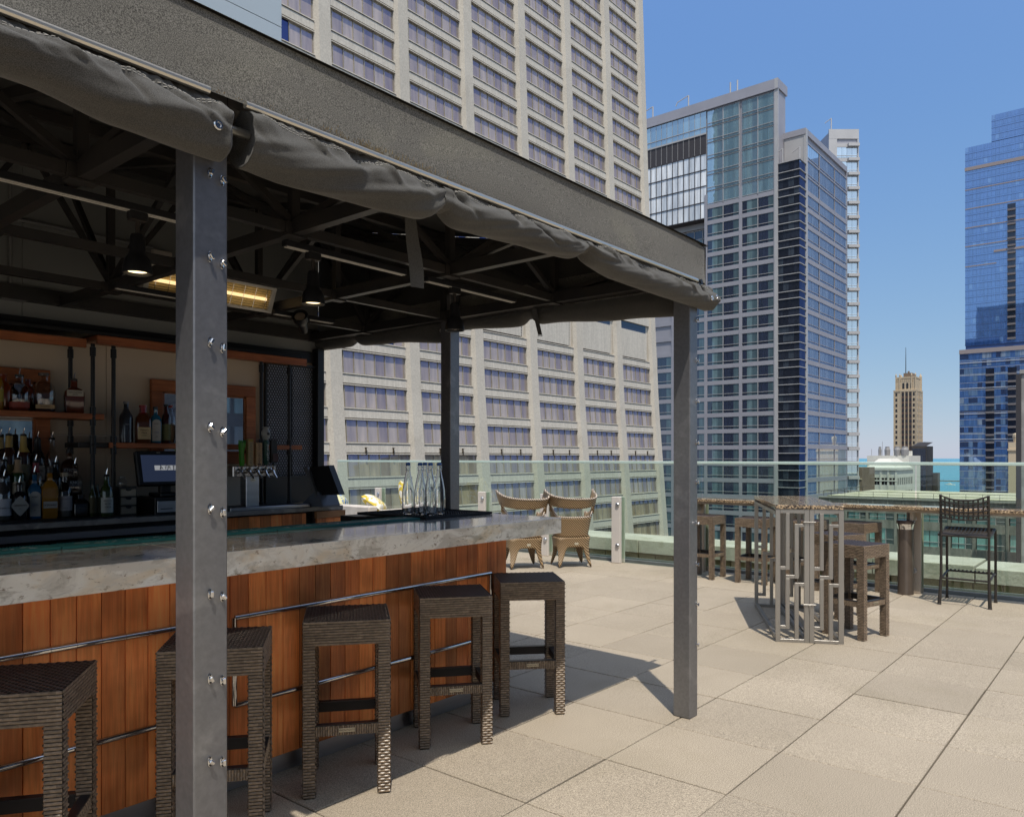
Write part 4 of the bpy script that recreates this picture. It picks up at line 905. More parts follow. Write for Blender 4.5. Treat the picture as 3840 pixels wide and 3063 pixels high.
# left upper shelf
H1 = 1.7275
bottle(1.585,5.24,H1,.07,.25,'tall',(.30,.14,.01),'amber bottle at the left picture edge on the upper shelf',lab=(.2,.5,(.40,.32,.05),'wrap'),pour=False)
bottle(1.640,5.31,H1,.09,.22,'squat',(.28,.05,.012),'orange red bottle on the upper shelf behind the ribbed bottle',pour=False)
bottle(1.702,5.24,H1,.115,.205,'squat',(.20,.035,.02),'clear wide bottle with red band and pourer on the upper shelf',glass=bglass,fill=.26,lab=(.10,.26,(.30,.06,.045),'wrap'))
bottle(1.772,5.31,H1,.08,.2,'squat',(.14,.025,.012),'dark red bottle on the upper shelf between two clear bottles',pour=False)
bottle(1.836,5.24,H1,.125,.235,'squat',(.05,.02,.025),'clear round shouldered bottle half full of dark liquor on the upper shelf',glass=bglass,fill=.36,lab=(.08,.18,(.50,.36,.20),'flat'),txt=[('BOURBON',.010,.13,inkd)],pour=False,cap=.004,capc=(.1,.08,.07))
bottle(2.013,5.25,H1,.115,.205,'flask',(.12,.03,.015),'squared bottle with cream top label alone at the shelf end',sq=6,depth=.8,lab=(.52,.70,(.52,.49,.42),'flat'),txt=[('GENTLEMAN',.0125,.635,inkd),('JACK',.0125,.565,inkd)])
# right shelf
H2 = 1.5465
bottle(2.335,5.25,H2,.084,.27,'round',(.045,.05,.065),'matte slate coloured bottle on the right shelf',cap=.004,capc=(.25,.25,.26),pour=False,txt=[('RUM',.012,.45,solid('pale_ink',(.30,.31,.34),.5))])
bottle(2.432,5.22,H2,.098,.250,'squat',(.10,.03,.01),'square shouldered whisky bottle with red wax neck and cream label',sq=4,depth=.8,neck=(.72,(.24,.015,.025)),lab=(.10,.42,(.60,.47,.27),'flat'),txt=[("Maker's",.0165,.345,inkd),('Mark',.0165,.27,inkd),('WHISKY',.008,.20,inkd)],pour=False,cap=.003,capc=(.24,.015,.025))
bottle(2.478,5.30,H2,.076,.245,'flask',(.02,.15,.26),'blue glass bottle half hidden behind the whisky bottle on the right shelf',sq=5,depth=.8,pour=False,cap=.004,capc=(.03,.04,.05))
bottle(2.524,5.235,H2,.074,.245,'flask',(.02,.16,.28),'blue glass bottle with white arched label on the right shelf',sq=5,depth=.8,lab=(.06,.66,(.54,.53,.50),'arch'),txt=[('BOMBAY',.0085,.54,inkd),('SAPPHIRE',.007,.30,solid('blue_ink',(.05,.10,.35),.5)),('GIN',.007,.18,inkd)],pour=False,cap=.004,capc=(.03,.04,.05))
bottle(2.600,5.24,H2,.060,.265,'tall',(.05,.012,.012),'slim dark red bottle with olive label and white oval on the right shelf',lab=(.08,.50,(.13,.14,.05),'wrap'),pour=False,cap=.004,capc=(.015,.015,.018))
bottle(2.650,5.28,H2,.062,.262,'tall',(.34,.22,.15),'clear bottle with red cap on the right shelf beside the near post',glass=bglass,fill=.55,lab=(.1,.5,(.36,.26,.18),'wrap'),pour=False,cap=.004,capc=(.35,.04,.04))
bottle(2.695,5.23,H2,.062,.262,'tall',(.36,.26,.2),'clear bottle with pink liquor on the right shelf, partly behind the near post',glass=bglass,fill=.5,lab=(.1,.5,(.40,.27,.17),'wrap'),pour=False,cap=.004,capc=(.35,.05,.05))
# ---------------------------------------------------------------- counter equipment
t = root('cash_terminal', 'black touch screen till on the back counter left of the near post', 'till', (2.53,5.1,1.076))
M = Matrix.Translation((2.52,5.06,1.262)) @ Matrix.Rotation(R(-14),4,'X')
m = MB(); m.bbox(-.195,.195,-.02,.02,0,.235,.008,M=M); m.obj('screen_housing', black, t)
m = MB(); m.box(-.165,.165,-.0215,-.0202,.025,.205,M=M); s_ = m.obj('screen', screen, t)
m = MB()
for k, ch in enumerate('AIRE'): m.box(-.082+k*.043,-.044+k*.043,-.0226,-.0217,.102,.134,M=M)
lp = m.obj('logo_tiles', emit('logo_tile', (.35,.36,.38), .55), s_)
text('A I R E', .034, solid('screen_ink',(.01,.012,.03),.3), s_, M @ Matrix.Translation((.004,-.0232,.118)) @ Matrix.Rotation(PI/2,4,'X'), sx=1.13)
text('NCR', .012, inkw, s_, M @ Matrix.Translation((-.045,-.0206,.221)) @ Matrix.Rotation(PI/2,4,'X'))
m = MB(); m.bbox(2.46,2.60,5.03,5.20,1.192,1.215,.004); m.bbox(2.49,2.56,5.09,5.13,1.215,1.29,.003); m.obj('stand', black, t)
cd = root('cash_register', 'black cash register box with steel front under the screen', 'cash register', (2.58,5.1,1.076))
m = MB(); m.bbox(2.40,2.78,4.985,5.30,1.076,1.19,.003); m.obj('drawer_case', black, cd)
m = MB(); m.bbox(2.415,2.765,4.979,4.9845,1.092,1.165,.001); m.box(2.435,2.515,4.9775,4.979,1.112,1.117,1); m.obj('drawer_front', [stainless, black], cd)
m = MB(); m.lathe([(.009,0),(.009,.004),(0,.004)], n=14, M=Matrix.Translation((2.60,4.979,1.13)) @ Matrix.Rotation(PI/2,4,'X')); m.obj('lock', chrome, cd)
ch = root('drawer_chest', 'small metal chest of three curled drawers beside the till', 'drawers', (2.27,5.13,1.076))
m = MB(); m.bbox(2.215,2.328,5.08,5.22,1.076,1.262,.003); m.obj('case', solid('chest_metal', (.10,.095,.09), .35, metal=.6), ch)
for k in range(3):
    m = MB(); z = 1.088+k*.056; m.bbox(2.222,2.321,5.070,5.0795,z,z+.048,.003); dr = m.obj('drawer', solid('drawer_metal', (.46,.42,.33), .3, metal=.9), ch)
    m = MB(); m.lathe([(.018,0),(.018,.002),(0,.002)], n=14, M=Matrix.Translation((2.271,5.0698,z+.045)) @ Matrix.Rotation(PI/2,4,'X') @ Matrix.Diagonal((1,.6,1,1))); m.obj('finger_pull', black, dr)
jr = MB(); jr.lathe([(.026,1.263),(.028,1.27),(.028,1.30),(.02,1.312),(.02,1.325),(0,1.325)], c=(2.265,5.15,0), n=18); o = jr.obj('glass_jar', bglass, None, smooth='a'); tag(o, 'small clear glass jar on top of the drawer chest', 'jar')
# beer tower
bt = root('beer_tower', 'steel beer tower with five taps on the back counter', 'beer tap', (3.14,5.05,1.09))
m = MB(); m.bbox(3.085,3.19,5.03,5.11,1.08,1.32,.003); m.obj('column', stainless, bt)
m = MB(); m.lathe([(.5,0),(.5,.05),(.42,.07),(0,.07)], n=24, M=Matrix.Translation((3.138,5.0297,1.288)) @ Matrix.Rotation(PI/2,4,'X') @ Matrix.Diagonal((.045,.028,.03,1))); bd = m.obj('badge', alu, bt); text('micro', .009, inkd, bd, face((3.138,5.026,1.288)))
m = MB(); m.bbox(2.975,3.325,5.02,5.10,1.312,1.388,.004); m.obj('tap_bar', P('tap_steel', (.66,.62,.58), .25, 1), bt)
tx = [3.022,3.085,3.150,3.214,3.276]
for x in tx:
    m = MB(); Mx = Matrix.Translation((x,5.02,1.352)) @ Matrix.Rotation(PI/2,4,'X'); m.lathe([(.019,0),(.019,.006),(.012,.01),(.012,.035),(0,.036)], n=16, M=Mx)
    m.tube([(x,4.985,1.352),(x+.004,4.975,1.33),(x+.012,4.955,1.30)], [.011,.009,.007], 10); m.tube([(x,4.99,1.352),(x,4.985,1.392)], .007, 8); m.obj('faucet', chrome, bt, smooth='a')
def handle(k, mb, mat): return mb.obj('tap_handle', mat, bt, smooth='a')
m = MB(); x = tx[0]; m.tube([(x,4.985,1.39),(x,4.984,1.42),(x-.004,4.983,1.49),(x-.001,4.982,1.525),(x,4.982,1.552)], [.014,.019,.017,.024,.026], 10)
for a in (-.02,-.006,.009,.021): m.tube([(x+a,4.982,1.545),(x+a*1.15,4.98,1.572)], [.009,.006], 6)
handle(0, m, solid('green_handle', (.04,.26,.01), .3))
m = MB(); x = tx[1]; m.bbox(x-.021,x+.021,4.97,4.999,1.39,1.583,.002); h = handle(1, m, solid('buff_handle', (.45,.32,.14), .5))
m = MB(); m.box(x-.018,x+.018,4.9685,4.9697,1.563,1.580); m.obj('plate', solid('ochre', (.40,.25,.03), .5), h)
text('DAISY CUTTER', .0275, solid('grey_print',(.12,.12,.13),.5), h, face((x+.0,4.9692,1.478), roll=-PI/2), sx=.86)
m = MB(); x = tx[2]; m.bbox(x-.024,x+.024,4.965,4.995,1.39,1.556,.002); h = handle(2, m, solid('tan_handle', (.46,.28,.13), .5))
for k, ch_ in enumerate('OFF COLOR'):
    if ch_ != ' ': text(ch_, .0195, inkd, h, face((x,4.9642,1.540-k*.0158)))
m = MB(); m.box(x-.014,x+.014,4.964,4.9648,1.396,1.405); m.obj('plate', inkd, h)
m = MB(); x = tx[3]; m.lathe([(.012,1.395),(.021,1.41),(.021,1.565),(.015,1.572),(.015,1.578)], c=(x,4.982,0), n=18); h = handle(3, m, solid('darkgreen_handle', (.015,.075,.055), .35))
m = MB(); m.lathe([(.016,1.578),(.022,1.59),(.031,1.612),(.032,1.635),(.024,1.652),(.021,1.66),(.025,1.665),(.025,1.671),(0,1.671)], c=(x,4.982,0), n=20); m.obj('knob', solid('grey_knob', (.36,.36,.34), .35), h, smooth='a')
m = MB(); m.lathe([(.010,0),(.010,.004),(0,.005)], n=14, M=Matrix.Translation((x,4.951,1.622)) @ Matrix.Rotation(PI/2,4,'X')); m.obj('emblem', inkd, h)
text('HAZY JANE', .0235, inkw, h, face((x+.004,4.9595,1.488), roll=PI/2), sx=1.0)
m = MB(); x = tx[4]; m.bbox(x-.024,x+.024,4.965,4.995,1.41,1.58,.003); m.lathe([(.009,1.39),(.009,1.41)], c=(x,4.982,0), n=10); h = handle(4, m, solid('black_handle', (.012,.012,.012), .4))
m = MB(); m.bbox(x-.018,x+.026,4.955,4.9645,1.42,1.48,.002); m.obj('plate', solid('maroon_plate', (.07,.025,.02), .4), h)
dt = MB(); dt.bbox(2.90,3.56,4.925,5.20,1.0755,1.098,.003); dt.box(2.92,3.54,4.945,5.18,1.098,1.0985,1); o = dt.obj('drip_tray', [stainless, black], None); tag(o, 'long brushed steel drip tray under the beer taps', 'tray')
# second terminal seen from behind, at the counter end
p2 = root('order_terminal', 'black angled screen seen from the back at the counter end', 'till', (3.68,4.98,1.076))
m = MB(); m.prism([(0,0)]*0 or [(-.10,-.11),(.10,-.11),(.10,.11),(-.10,.11)], 0, .02); 
m = MB(); bs = [(3.56,5.05,1.0755),(3.56,4.80,1.0755),(3.60,4.79,1.10),(3.60,4.90,1.20),(3.60,5.02,1.16)]
m.add([(3.58,5.06,1.0755),(3.58,4.80,1.0755),(3.58,4.80,1.09),(3.58,4.845,1.19),(3.58,4.93,1.175),(3.58,5.05,1.10),(3.74,5.06,1.0755),(3.74,4.80,1.0755),(3.74,4.80,1.09),(3.74,4.845,1.19),(3.74,4.93,1.175),(3.74,5.05,1.10)],
   [(0,1,2,3,4,5),(11,10,9,8,7,6)]+[(i,i+6,(i+1) % 6+6,(i+1) % 6) for i in range(6)])
m.obj('base', solid('grey_base', (.13,.145,.18), .45), p2)
def slab(m, q, t):
    n = (Vector(q[1])-Vector(q[0])).cross(Vector(q[3])-Vector(q[0])).normalized()*t
    m.add(list(q)+[tuple(Vector(p)+n) for p in q], [(0,1,2,3),(7,6,5,4),(0,4,5,1),(1,5,6,2),(2,6,7,3),(3,7,4,0)])
m = MB(); slab(m, [(3.60,4.99,1.375),(3.60,4.755,1.392),(3.60,4.625,1.175),(3.60,4.86,1.165)], .05); m.obj('screen_housing', black, p2)
m = MB(); slab(m, [(3.575,5.03,1.372),(3.575,4.985,1.376),(3.575,4.865,1.165),(3.575,4.885,1.150)], .02); m.obj('rear_display', solid('pale_trim', (.16,.16,.165), .4), p2)
# ---------------------------------------------------------------- lights, heater
def spotlight(x, y, ang, ztop, lit, label, azim=0):
    r = root('spotlight', label, 'lamp', (x,y,ztop), 'track spotlights under the canopy')
    m = MB(); m.bbox(x-.035,x+.035,y-.016,y+.016,ztop-.03,ztop,.003); m.obj('track_adapter', black, r)
    m = MB(); m.box(x-.03,x+.03,y-.018,y+.018,ztop-.034,ztop-.0305); m.tube([(x,y,ztop-.03),(x,y,ztop-.085)], .009, 8); m.obj('stem', irond, r)
    M = Matrix.Translation((x,y,ztop-.085)) @ Matrix.Rotation(azim,4,'Z') @ Matrix.Rotation(ang,4,'Y')
    m = MB(); m.lathe([(0,.004),(.022,0),(.027,-.012),(.029,-.065),(.032,-.078),(.046,-.098),(.052,-.125),(.0535,-.150),(.049,-.150),(.046,-.13),(.038,-.122),(.036,-.118),(.034,-.118),(0,-.118)], n=24, M=M); hd = m.obj('lamp_head', blackm, r, smooth='a')
    m = MB(); m.lathe([(.034,-.1185),(.036,-.140),(0,-.144)], n=20, M=M); m.obj('bulb', warm if lit else solid('bulb_off', (.25,.2,.15), .2), hd, smooth='a')
    if lit:
        L = bpy.data.lights.new('spotlight_lamp', 'SPOT'); L.energy = 12; L.spot_size = R(75); L.spot_blend = .6; L.color = (1,.86,.68); L.shadow_soft_size = .03
        o = bpy.data.objects.new('spotlight_lamp', L); COL.objects.link(o); o.matrix_world = M @ Matrix.Translation((0,0,-.14)); 
spotlight(1.37,2.985,0,2.385,True,'black track spotlight with warm bulb left of the near post')
spotlight(2.155,2.96,0,2.385,True,'black track spotlight with warm bulb in the middle, right of the near post')
spotlight(3.10,2.97,0,2.385,False,'black track spotlight hanging in front of the back right post')
spotlight(3.14,4.41,R(125),2.385,False,'black track spotlight tilted sideways at the rear track', R(40))
spotlight(2.40,4.42,R(130),2.385,False,'black track spotlight tilted toward the wall, next to the near post', R(45))
ht = root('patio_heater', 'slim infrared heater with glowing golden grille hung under the canopy', 'heater', (2.5,4.5,2.45))
HM = Matrix.Translation((2.51,4.47,2.485)) @ Matrix.Rotation(R(-66),4,'X')
m = MB(); m.bbox(-.425,.425,-.085,.085,.0,.07,.012,M=HM)
for a,b,c,d in ((-.425,.425,-.085,-.068),(-.425,.425,.068,.085),(-.425,-.395,-.068,.068),(.395,.425,-.068,.068)): m.box(a,b,c,d,-.018,-.0005,M=HM)
hb = m.obj('housing', offwhite, ht)
m = MB(); m.box(-.394,.394,-.067,.067,-.003,-.0006,M=HM); m.obj('reflector', heatrefl, ht)
m = MB(); m.tube([HM @ Vector((-.37,0,-.010)), HM @ Vector((.37,0,-.010))], .010, 8); m.obj('heating_element', heat, ht)
m = MB()
for k in range(9): y = -.062+k*.0155; m.bar(HM @ Vector((-.394,y,-.018)), HM @ Vector((.394,y,-.018)), .0022, .0022)
for k in range(10): x = -.36+k*.08; m.bar(HM @ Vector((x,-.066,-.020)), HM @ Vector((x,.066,-.020)), .0025, .0025)
m.obj('grille', chrome, ht)
m = MB()
for x in (-.33,.33): m.bar(HM @ Vector((x,.02,.07)), (2.51+x,4.60,2.66), .03, .008); m.tube([(2.51+x-.07,4.56,2.60),(2.51+x+.05,4.56,2.60)], .009, 8)
m.obj('bracket', offwhite, ht)
cb_ = root('control_box', 'small white control box with black symbols on the dark wall', 'control box', (2.665,5.45,2.86))
m = MB(); m.bbox(2.60,2.735,5.42,5.459,2.80,2.92,.005); m.obj('box_body', solid('box_white', (.52,.47,.42), .5), cb_)
m = MB()
for k in range(3): m.add([(2.625+k*.03,5.4195,2.835),(2.645+k*.03,5.4195,2.835),(2.635+k*.03,5.4195,2.855)], [(0,1,2)])
m.obj('symbols', black, cb_)
# ================================================================== rattan chairs and lounge
def wicker_chair(label, loc, rz):
    r = root('rattan_chair', label, 'armchair', loc, 'rattan armchairs by the railing', rz)
    def ob(m, n, mt, sm=True): o = m.obj(n, mt, None, smooth=sm); o.parent = r; return o
    # local: chair faces +Y, back at -Y
    def rad(a, z, s=1): return s
    def ringpt(a, rx, ry, z): return Vector((rx*math.copysign(abs(math.cos(a))**.75, math.cos(a)), ry*math.copysign(abs(math.sin(a))**.75, math.sin(a)), z))
    # skirt with four legs
    m = MB(); n = 72; nv = 8; vs = []
    for i in range(n):
        a = 2*PI*i/n; k = abs(math.sin(2*a))          # 1 on the diagonals = legs
        zb = .27*(1-max(0,(k-.0))**6.0)*(1 if k < .999 else 0); zb = max(0, .27*(1-k**9))
        for j in range(nv+1):
            t = j/nv; z = .40+(zb-.40)*t; fl = .96-.10*math.sin(PI*min(1,(.40-z)/.40))+.17*((.40-z)/.40)**2
            vs.append(ringpt(a, .245*fl, .225*fl, z))
    m.add(vs, [(i*(nv+1)+j, ((i+1) % n)*(nv+1)+j, ((i+1) % n)*(nv+1)+j+1, i*(nv+1)+j+1) for i in range(n) for j in range(nv)])
    o = ob(m, 'skirt', rat)
    md = o.modifiers.new('thick', 'SOLIDIFY'); md.thickness = .018; md.offset = -1
    # seat
    m = MB(); vs = [Vector((0,0,.405))]+[ringpt(2*PI*i/40, .24, .22, .415) for i in range(40)]; m.add(vs, [(0,1+i,1+(i+1) % 40) for i in range(40)]); ob(m, 'seat', rat)
    # bucket back
    def shell(a0, a1, f0, f1, nm, nu=36, nv=12):
        m = MB(); vs = []
        for i in range(nu+1):
            u = i/nu; a = a0+(a1-a0)*u
            zb, zt = f0(u), f1(u)
            for j in range(nv+1):
                z = zb+(zt-zb)*j/nv; g = .78+.50*((z-.36)/.6)-.06*math.sin(PI*(z-.3)/.7)
                back = 1.0+.18*max(0,(z-.45))*max(0,-math.sin(a))
                vs.append(ringpt(a, .265*g, .25*g*back, z))
        m.add(vs, [(i*(nv+1)+j, (i+1)*(nv+1)+j, (i+1)*(nv+1)+j+1, i*(nv+1)+j+1) for i in range(nu) for j in range(nv)])
        o = ob(m, nm, rat); md = o.modifiers.new('thick', 'SOLIDIFY'); md.thickness = .022; md.offset = 0
        top = [vs[i*(nv+1)+nv] for i in range(nu+1)]; bot = [vs[i*(nv+1)] for i in range(nu+1)]
        e = MB(); e.tube(top, .013, 8); 
        if nm == 'head_band': e.tube(bot, .010, 8)
        ed = e.obj(nm.replace('shell','edge').replace('band','edge'), ratedge, None, smooth=True); ed.parent = o
        return top, bot
    A0, A1 = R(180-28), R(360+28)
    tp, _ = shell(A0, A1, lambda u: .33+.05*abs(2*u-1)**3, lambda u: .66+.05*abs(2*u-1)**2*(1 if abs(2*u-1) < .75 else 1)+.10*math.exp(-((u-.16)/.05)**2)+.06*math.exp(-((u-.84)/.05)**2), 'back_shell')
    B0, B1 = R(180-6), R(360+14)
    tp2, bt2 = shell(B0, B1, lambda u: .80+.035*abs(2*u-1)-.03*math.sin(PI*u)+.03*u, lambda u: .985-.10*math.sin(PI*u)**.8*(.6+.4*u)+.03*(abs(2*u-1)**6), 'head_band', 36, 8)
    m = MB()
    for q in (0.16,.84):
        i = int(q*36); a = A0+(A1-A0)*q
        p0 = tp[i]; k = min(range(37), key=lambda j: (bt2[j]-p0).length); m.tube([p0-Vector((0,0,.03)), (p0+bt2[k])/2, bt2[k]+Vector((0,0,.03))], [.03,.022,.03], 8)
    ob(m, 'strut', rat)
    m = MB(); m.bbox(-.025,.025,-.262,-.258,.305,.335,.001); ob(m, 'name_plate', solid('plate_pale', (.52,.47,.36), .5), False)
    return r
wicker_chair('woven rattan armchair with raised head band, nearer the white railing post', (8.53,6.02,0), R(-38))
wicker_chair('woven rattan armchair with raised head band, half behind the bar corner', (8.0,6.42,0), R(-34))
lg = root('lounge_sofa', 'low pale outdoor sofa beyond the bar end', 'sofa', (8.2,9.6,0))
m = MB(); m.bbox(7.55,8.75,9.0,11.6,.0,.40,.02); m.bbox(7.55,7.72,9.0,11.6,.40,.72,.02); m.bbox(7.72,8.75,8.86,9.0,.0,.66,.02); m.obj('frame', sofaw, lg)
m = MB(); m.bbox(7.73,8.7,9.03,11.55,.405,.50,.03); m.obj('seat_pad', sofaw, lg)
def cushion(label, loc, w, h, d, rot, mt):
    m = MB(); n = 14; vs = []
    for s_ in (1,-1):
        for i in range(n+1):
            for j in range(n+1):
                u = 2*i/n-1; v = 2*j/n-1; k = (1-u**4)*(1-v**4); pin = 1-.07*(u*u*v*v)**1; vs.append((u*w/2*pin, s_*d/2*k**.6, v*h/2*pin))
    q = (n+1)**2; fs = []
    for b in (0,1):
        for i in range(n):
            for j in range(n):
                f = (b*q+i*(n+1)+j, b*q+(i+1)*(n+1)+j, b*q+(i+1)*(n+1)+j+1, b*q+i*(n+1)+j+1); fs.append(f if b else f[::-1])
    m.add(vs, fs); o = m.obj('cushion', mt, None, smooth=True); o.location = loc; o.rotation_euler = rot; return tag(o, label, 'cushion', 'cushions on the lounge sofa')
cushion('blue and yellow patterned cushion lying behind its neighbour on the pale sofa', (7.72,10.0,.80), .50,.36,.15, (R(-60),0,R(40)), cushb)
cushion('white and yellow swirl cushion lying in front on the pale sofa', (7.95,9.35,.74), .52,.38,.16, (R(-55),R(4),R(35)), cush)
cushion('yellow swirl cushion standing upright behind the bottles', (8.35,9.1,.83), .46,.46,.14, (R(-12),R(18),R(40)), cush)
# ================================================================== city
m = MB(); m.box(-900,1150,-1500,1500,-57,-56); structure(m.obj('city_ground', cityground))
m = MB(); m.add([(1150,-45000,-57.5),(45000,-45000,-57.5),(45000,45000,-57.5),(1150,45000,-57.5)], [(0,1,2,3)]); structure(m.obj('lake_water', waterm))
m = MB(); 
for k in range(40): y = -200+k*26; m.box(2160+random.uniform(-3,3),2172,y,y+24,-57.6,-55.2-random.uniform(0,.8))
o = m.obj('breakwater', brownst, None); structure(o)
# flared concrete tower -------------------------------------------------------
FZ = [(-60,60),(-12.7,64.6),(10,66.46),(25,67.2),(46,68.4),(82.6,69.7),(125,70.8)]
def fl(z):
    for (a,b),(c,d) in zip(FZ[:-1],FZ[1:]):
        if z <= c: return b+(d-b)*(z-a)/(c-a)
    return FZ[-1][1]
ct = root('concrete_tower', 'tall flared office tower of pale concrete piers and ribbon windows', 'building', (85,72,-56))
XP = [27.2+11.38*k for k in range(9)]; PW = 1.95; XE = XP[-1]+PW
sl = [14.21-3.72*j for j in range(0,19)]; su = [25.4+3.72*k for k in range(25)]
rows = sorted(sl+su); WH = 2.45
for xp in XP:
    m = MB(); zs = [-57+ (180/60)*k for k in range(61)]; vs = []
    for z in zs:
        y = fl(z); vs += [(xp,y+.9,z),(xp,y+.1,z),(xp+.32,y-.42,z),(xp+PW-.1,y-.42,z),(xp+PW,y-.3,z),(xp+PW,y+.9,z)]
    m.add(vs, [(6*i+j,6*i+j+1,6*i+j+7,6*i+j+6) for i in range(60) for j in range(5)])
    m.obj('pier', concrete, ct)
m = MB(); zs = [-57+3*k for k in range(61)]
vs = []
for z in zs: vs += [(XP[0],fl(z)+1.2,z),(XE-.02,fl(z)+1.2,z),(XE-.02,110,z)]
m.add(vs, [(3*i+j,3*i+j+1,3*i+j+4,3*i+j+3) for i in range(60) for j in range(2)]); m.add([(XP[0],70,123),(XE,70,123),(XE,110,123),(XP[0],110,123)],[(0,1,2,3)])
m.obj('core_wall', concrete, ct)
m = MB(); ml = MB()
def span_at(i, x0, x1, z0, z1):
    y0, y1 = fl(z0), fl(z1)
    def bx(mm, za, zb, pr, back=.62):
        ya = y0+(y1-y0)*(za-z0)/(z1-z0); yb = y0+(y1-y0)*(zb-z0)/(z1-z0)
        mm.add([(x0,ya-pr,za),(x1,ya-pr,za),(x1,ya+back,za),(x0,ya+back,za),(x0,yb-pr,zb),(x1,yb-pr,zb),(x1,yb+back,zb),(x0,yb+back,zb)], [(0,3,2,1),(4,5,6,7),(0,1,5,4),(1,2,6,5),(2,3,7,6),(3,0,4,7)])
    h = z1-z0
    bx(m, z0+.22, z1-.18, 0); bx(m, z0, z0+.10, .03); bx(ml, z0+.10, z0+.22, -.05); bx(ml, z1-.18, z1-.10, -.05); bx(m, z1-.10, z1, .08)
wins = []
for b in range(8):
    x0 = XP[b]+PW; x1 = XP[b+1]
    for i, s in enumerate(rows):
        nxt = rows[i+1] if i+1 < len(rows) else s+3.72
        if abs(s-14.21) > .1: span_at(i, x0, x1, s+WH, nxt)
        else: span_at(i, x0, x1, s+WH, 17.9)
        if i == 0: span_at(i, x0, x1, s-1.4, s)
        wins.append((b, i, s))
m.obj('spandrels', concrete2, ct); ml.obj('spandrel_groove', groove_shade, ct)
def window_mesh(mm, b, s):
    x0 = XP[b]+PW; x1 = XP[b+1]; za, zb = s, s+WH; ya, yb = fl(za)+.26, fl(zb)+.26
    e = [x0+.02]+[x0+.55+ (x1-x0-.62)*k/6 for k in range(7)]
    e[-1] = x1-.05
    for k in range(len(e)-1):
        a, c = e[k], e[k+1]
        mm.add([(a,ya,za),(c,ya,za),(c,yb,zb),(a,yb,zb)], [(0,1,2,3)], 0)
    for x in e[1:-1]:
        mm.add([(x-.04,ya-.10,za),(x+.03,ya-.10,za),(x+.04,ya,za),(x-.04,ya,za),(x-.04,yb-.10,zb),(x+.03,yb-.10,zb),(x+.04,yb,zb),(x-.04,yb,zb)], [(0,1,5,4),(1,2,6,5),(3,0,4,7)], 1)
    mm.add([(x0,ya-.06,za),(x1,ya-.06,za),(x1,ya-.06,za+.09),(x0,ya-.06,za+.09)], [(0,1,2,3)], 1)
mull = P('silver_mullion', (.40,.36,.30), .45, .3)
def pix(X, Y, Z): f = X*math.cos(YAW)+Y*math.sin(YAW); r = X*math.sin(YAW)-Y*math.cos(YAW); return 512+775*r/f, 457-775*(Z-1.45)/f
def seen(b, s):
    u, v = pix((XP[b]+XP[b+1])/2, fl(s), s+1.2)
    if u < 270 or v < -25: return 0
    if v > 575: return 0
    lo = 48+(u-290)*.467; hi = 345 if u < 460 else 322
    return 2 if (v < lo+8 or v > hi-6) else 0
vis = sorted([w_ for w_ in wins if seen(w_[0], w_[2])], key=lambda w_: w_[0]*100+abs(w_[2]))
keep = set(vis[:100]); rest = MB()
for w_ in wins:
    if w_ in keep: mm = MB(); window_mesh(mm, w_[0], w_[2]); mm.obj('window', [towerpane, mull], ct)
    else: window_mesh(rest, w_[0], w_[2])
o = rest.obj('windows', [towerpane, mull], ct); o['kind'] = 'stuff'
m = MB(); g_ = MB()
for b in range(8):
    x0 = XP[b]+PW; x1 = XP[b+1]
    y = fl(20)
    m.box(x0,x1-1.2,y-.1,y+.8,18.1,22.6); m.box(x1-1.2,x1,y+.35,y+.8,18.1,24.0); m.box(x0,x1,y,y+.8,24.0,25.4)
    g_.box(x0,x1-.7,y+.3,y+.5,22.6,24.0,0); g_.box(x0,x1-1.3,y+.05,y+.2,17.9,18.1,1)
    for k in range(12): g_.box(x1-.95,x1-.55,y+.30,y+.36,18.2+k*.36,18.45+k*.36,1)
m.obj('mechanical_panels', concrete2, ct); g_.obj('louvres', [bandglass, louvre], ct)
for b in range(1,8):
    for q in (.3,.72):
        m = MB()
        x = XP[b]+PW+(XP[b+1]-XP[b]-PW)*q; z = 2.55; y = fl(z)-.01
        for k in range(3): m.box(x-.1,x+.12,y-.25,y,z-k*.38-.05,z-k*.38)
        m.box(x-.03,x+.02,y-.2,y,z-.85,z); m.obj('light_bracket', bronze, ct)
# glass tower -----------------------------------------------------------------
gt = root('glass_tower', 'grey banded glass tower with stepped roof and dark glazed corner', 'building', (190,80,-56))
FH = 3.95; top0 = 27.1
floors = [top0+FH*k for k in range(-21, 16)]           # window-strip tops
XW = 178.0; TY0, TY1 = 67.0, 122.0; ZROOF = 89.5
m = MB(); m.box(XW+.3,183.4,TY0+.2,85.2,-57,ZROOF-.6); m.box(XW+.3,183.4,85.2,TY1,-57,49.9); m.box(XW+4.4,183.4,85.2,TY1,49.9,ZROOF-.6); m.box(XW+.3,183.4,85.2,TY1,76.4,ZROOF-.6); m.box(182.6,213.9,62.4,112,-57,77.3); m.obj('core', alupanel, gt)
m = MB()
for t in floors:
    if t > 66: continue
    m.box(XW,XW+.4,TY0+.9,TY1 if t < 47 else 85.0,t,t+.98)                # grey bands
m.box(XW-.05,XW+.4,TY0,TY0+.9,-57,ZROOF)                # white edge column
m.obj('spandrel_bands', alupanel, gt)
m = MB(); m.box(XW-.10,XW+.5,TY0-.05,TY0+.75,-57,ZROOF+.05); m.obj('edge_column', alulight, gt)
m = MB(); m.box(XW-.08,184.0,TY0-.1,TY1,ZROOF-2.2,ZROOF); m.box(XW-.3,XW-.1,TY0-.2,TY1,ZROOF-2.5,ZROOF-2.25); m.obj('roof_cornice', alupanel, gt)
bays = [(67.9,75.6),(76.35,84.55),(85.3,93.6),(94.35,102.6),(103.35,112)]
bay_keep = 0
restw = MB()
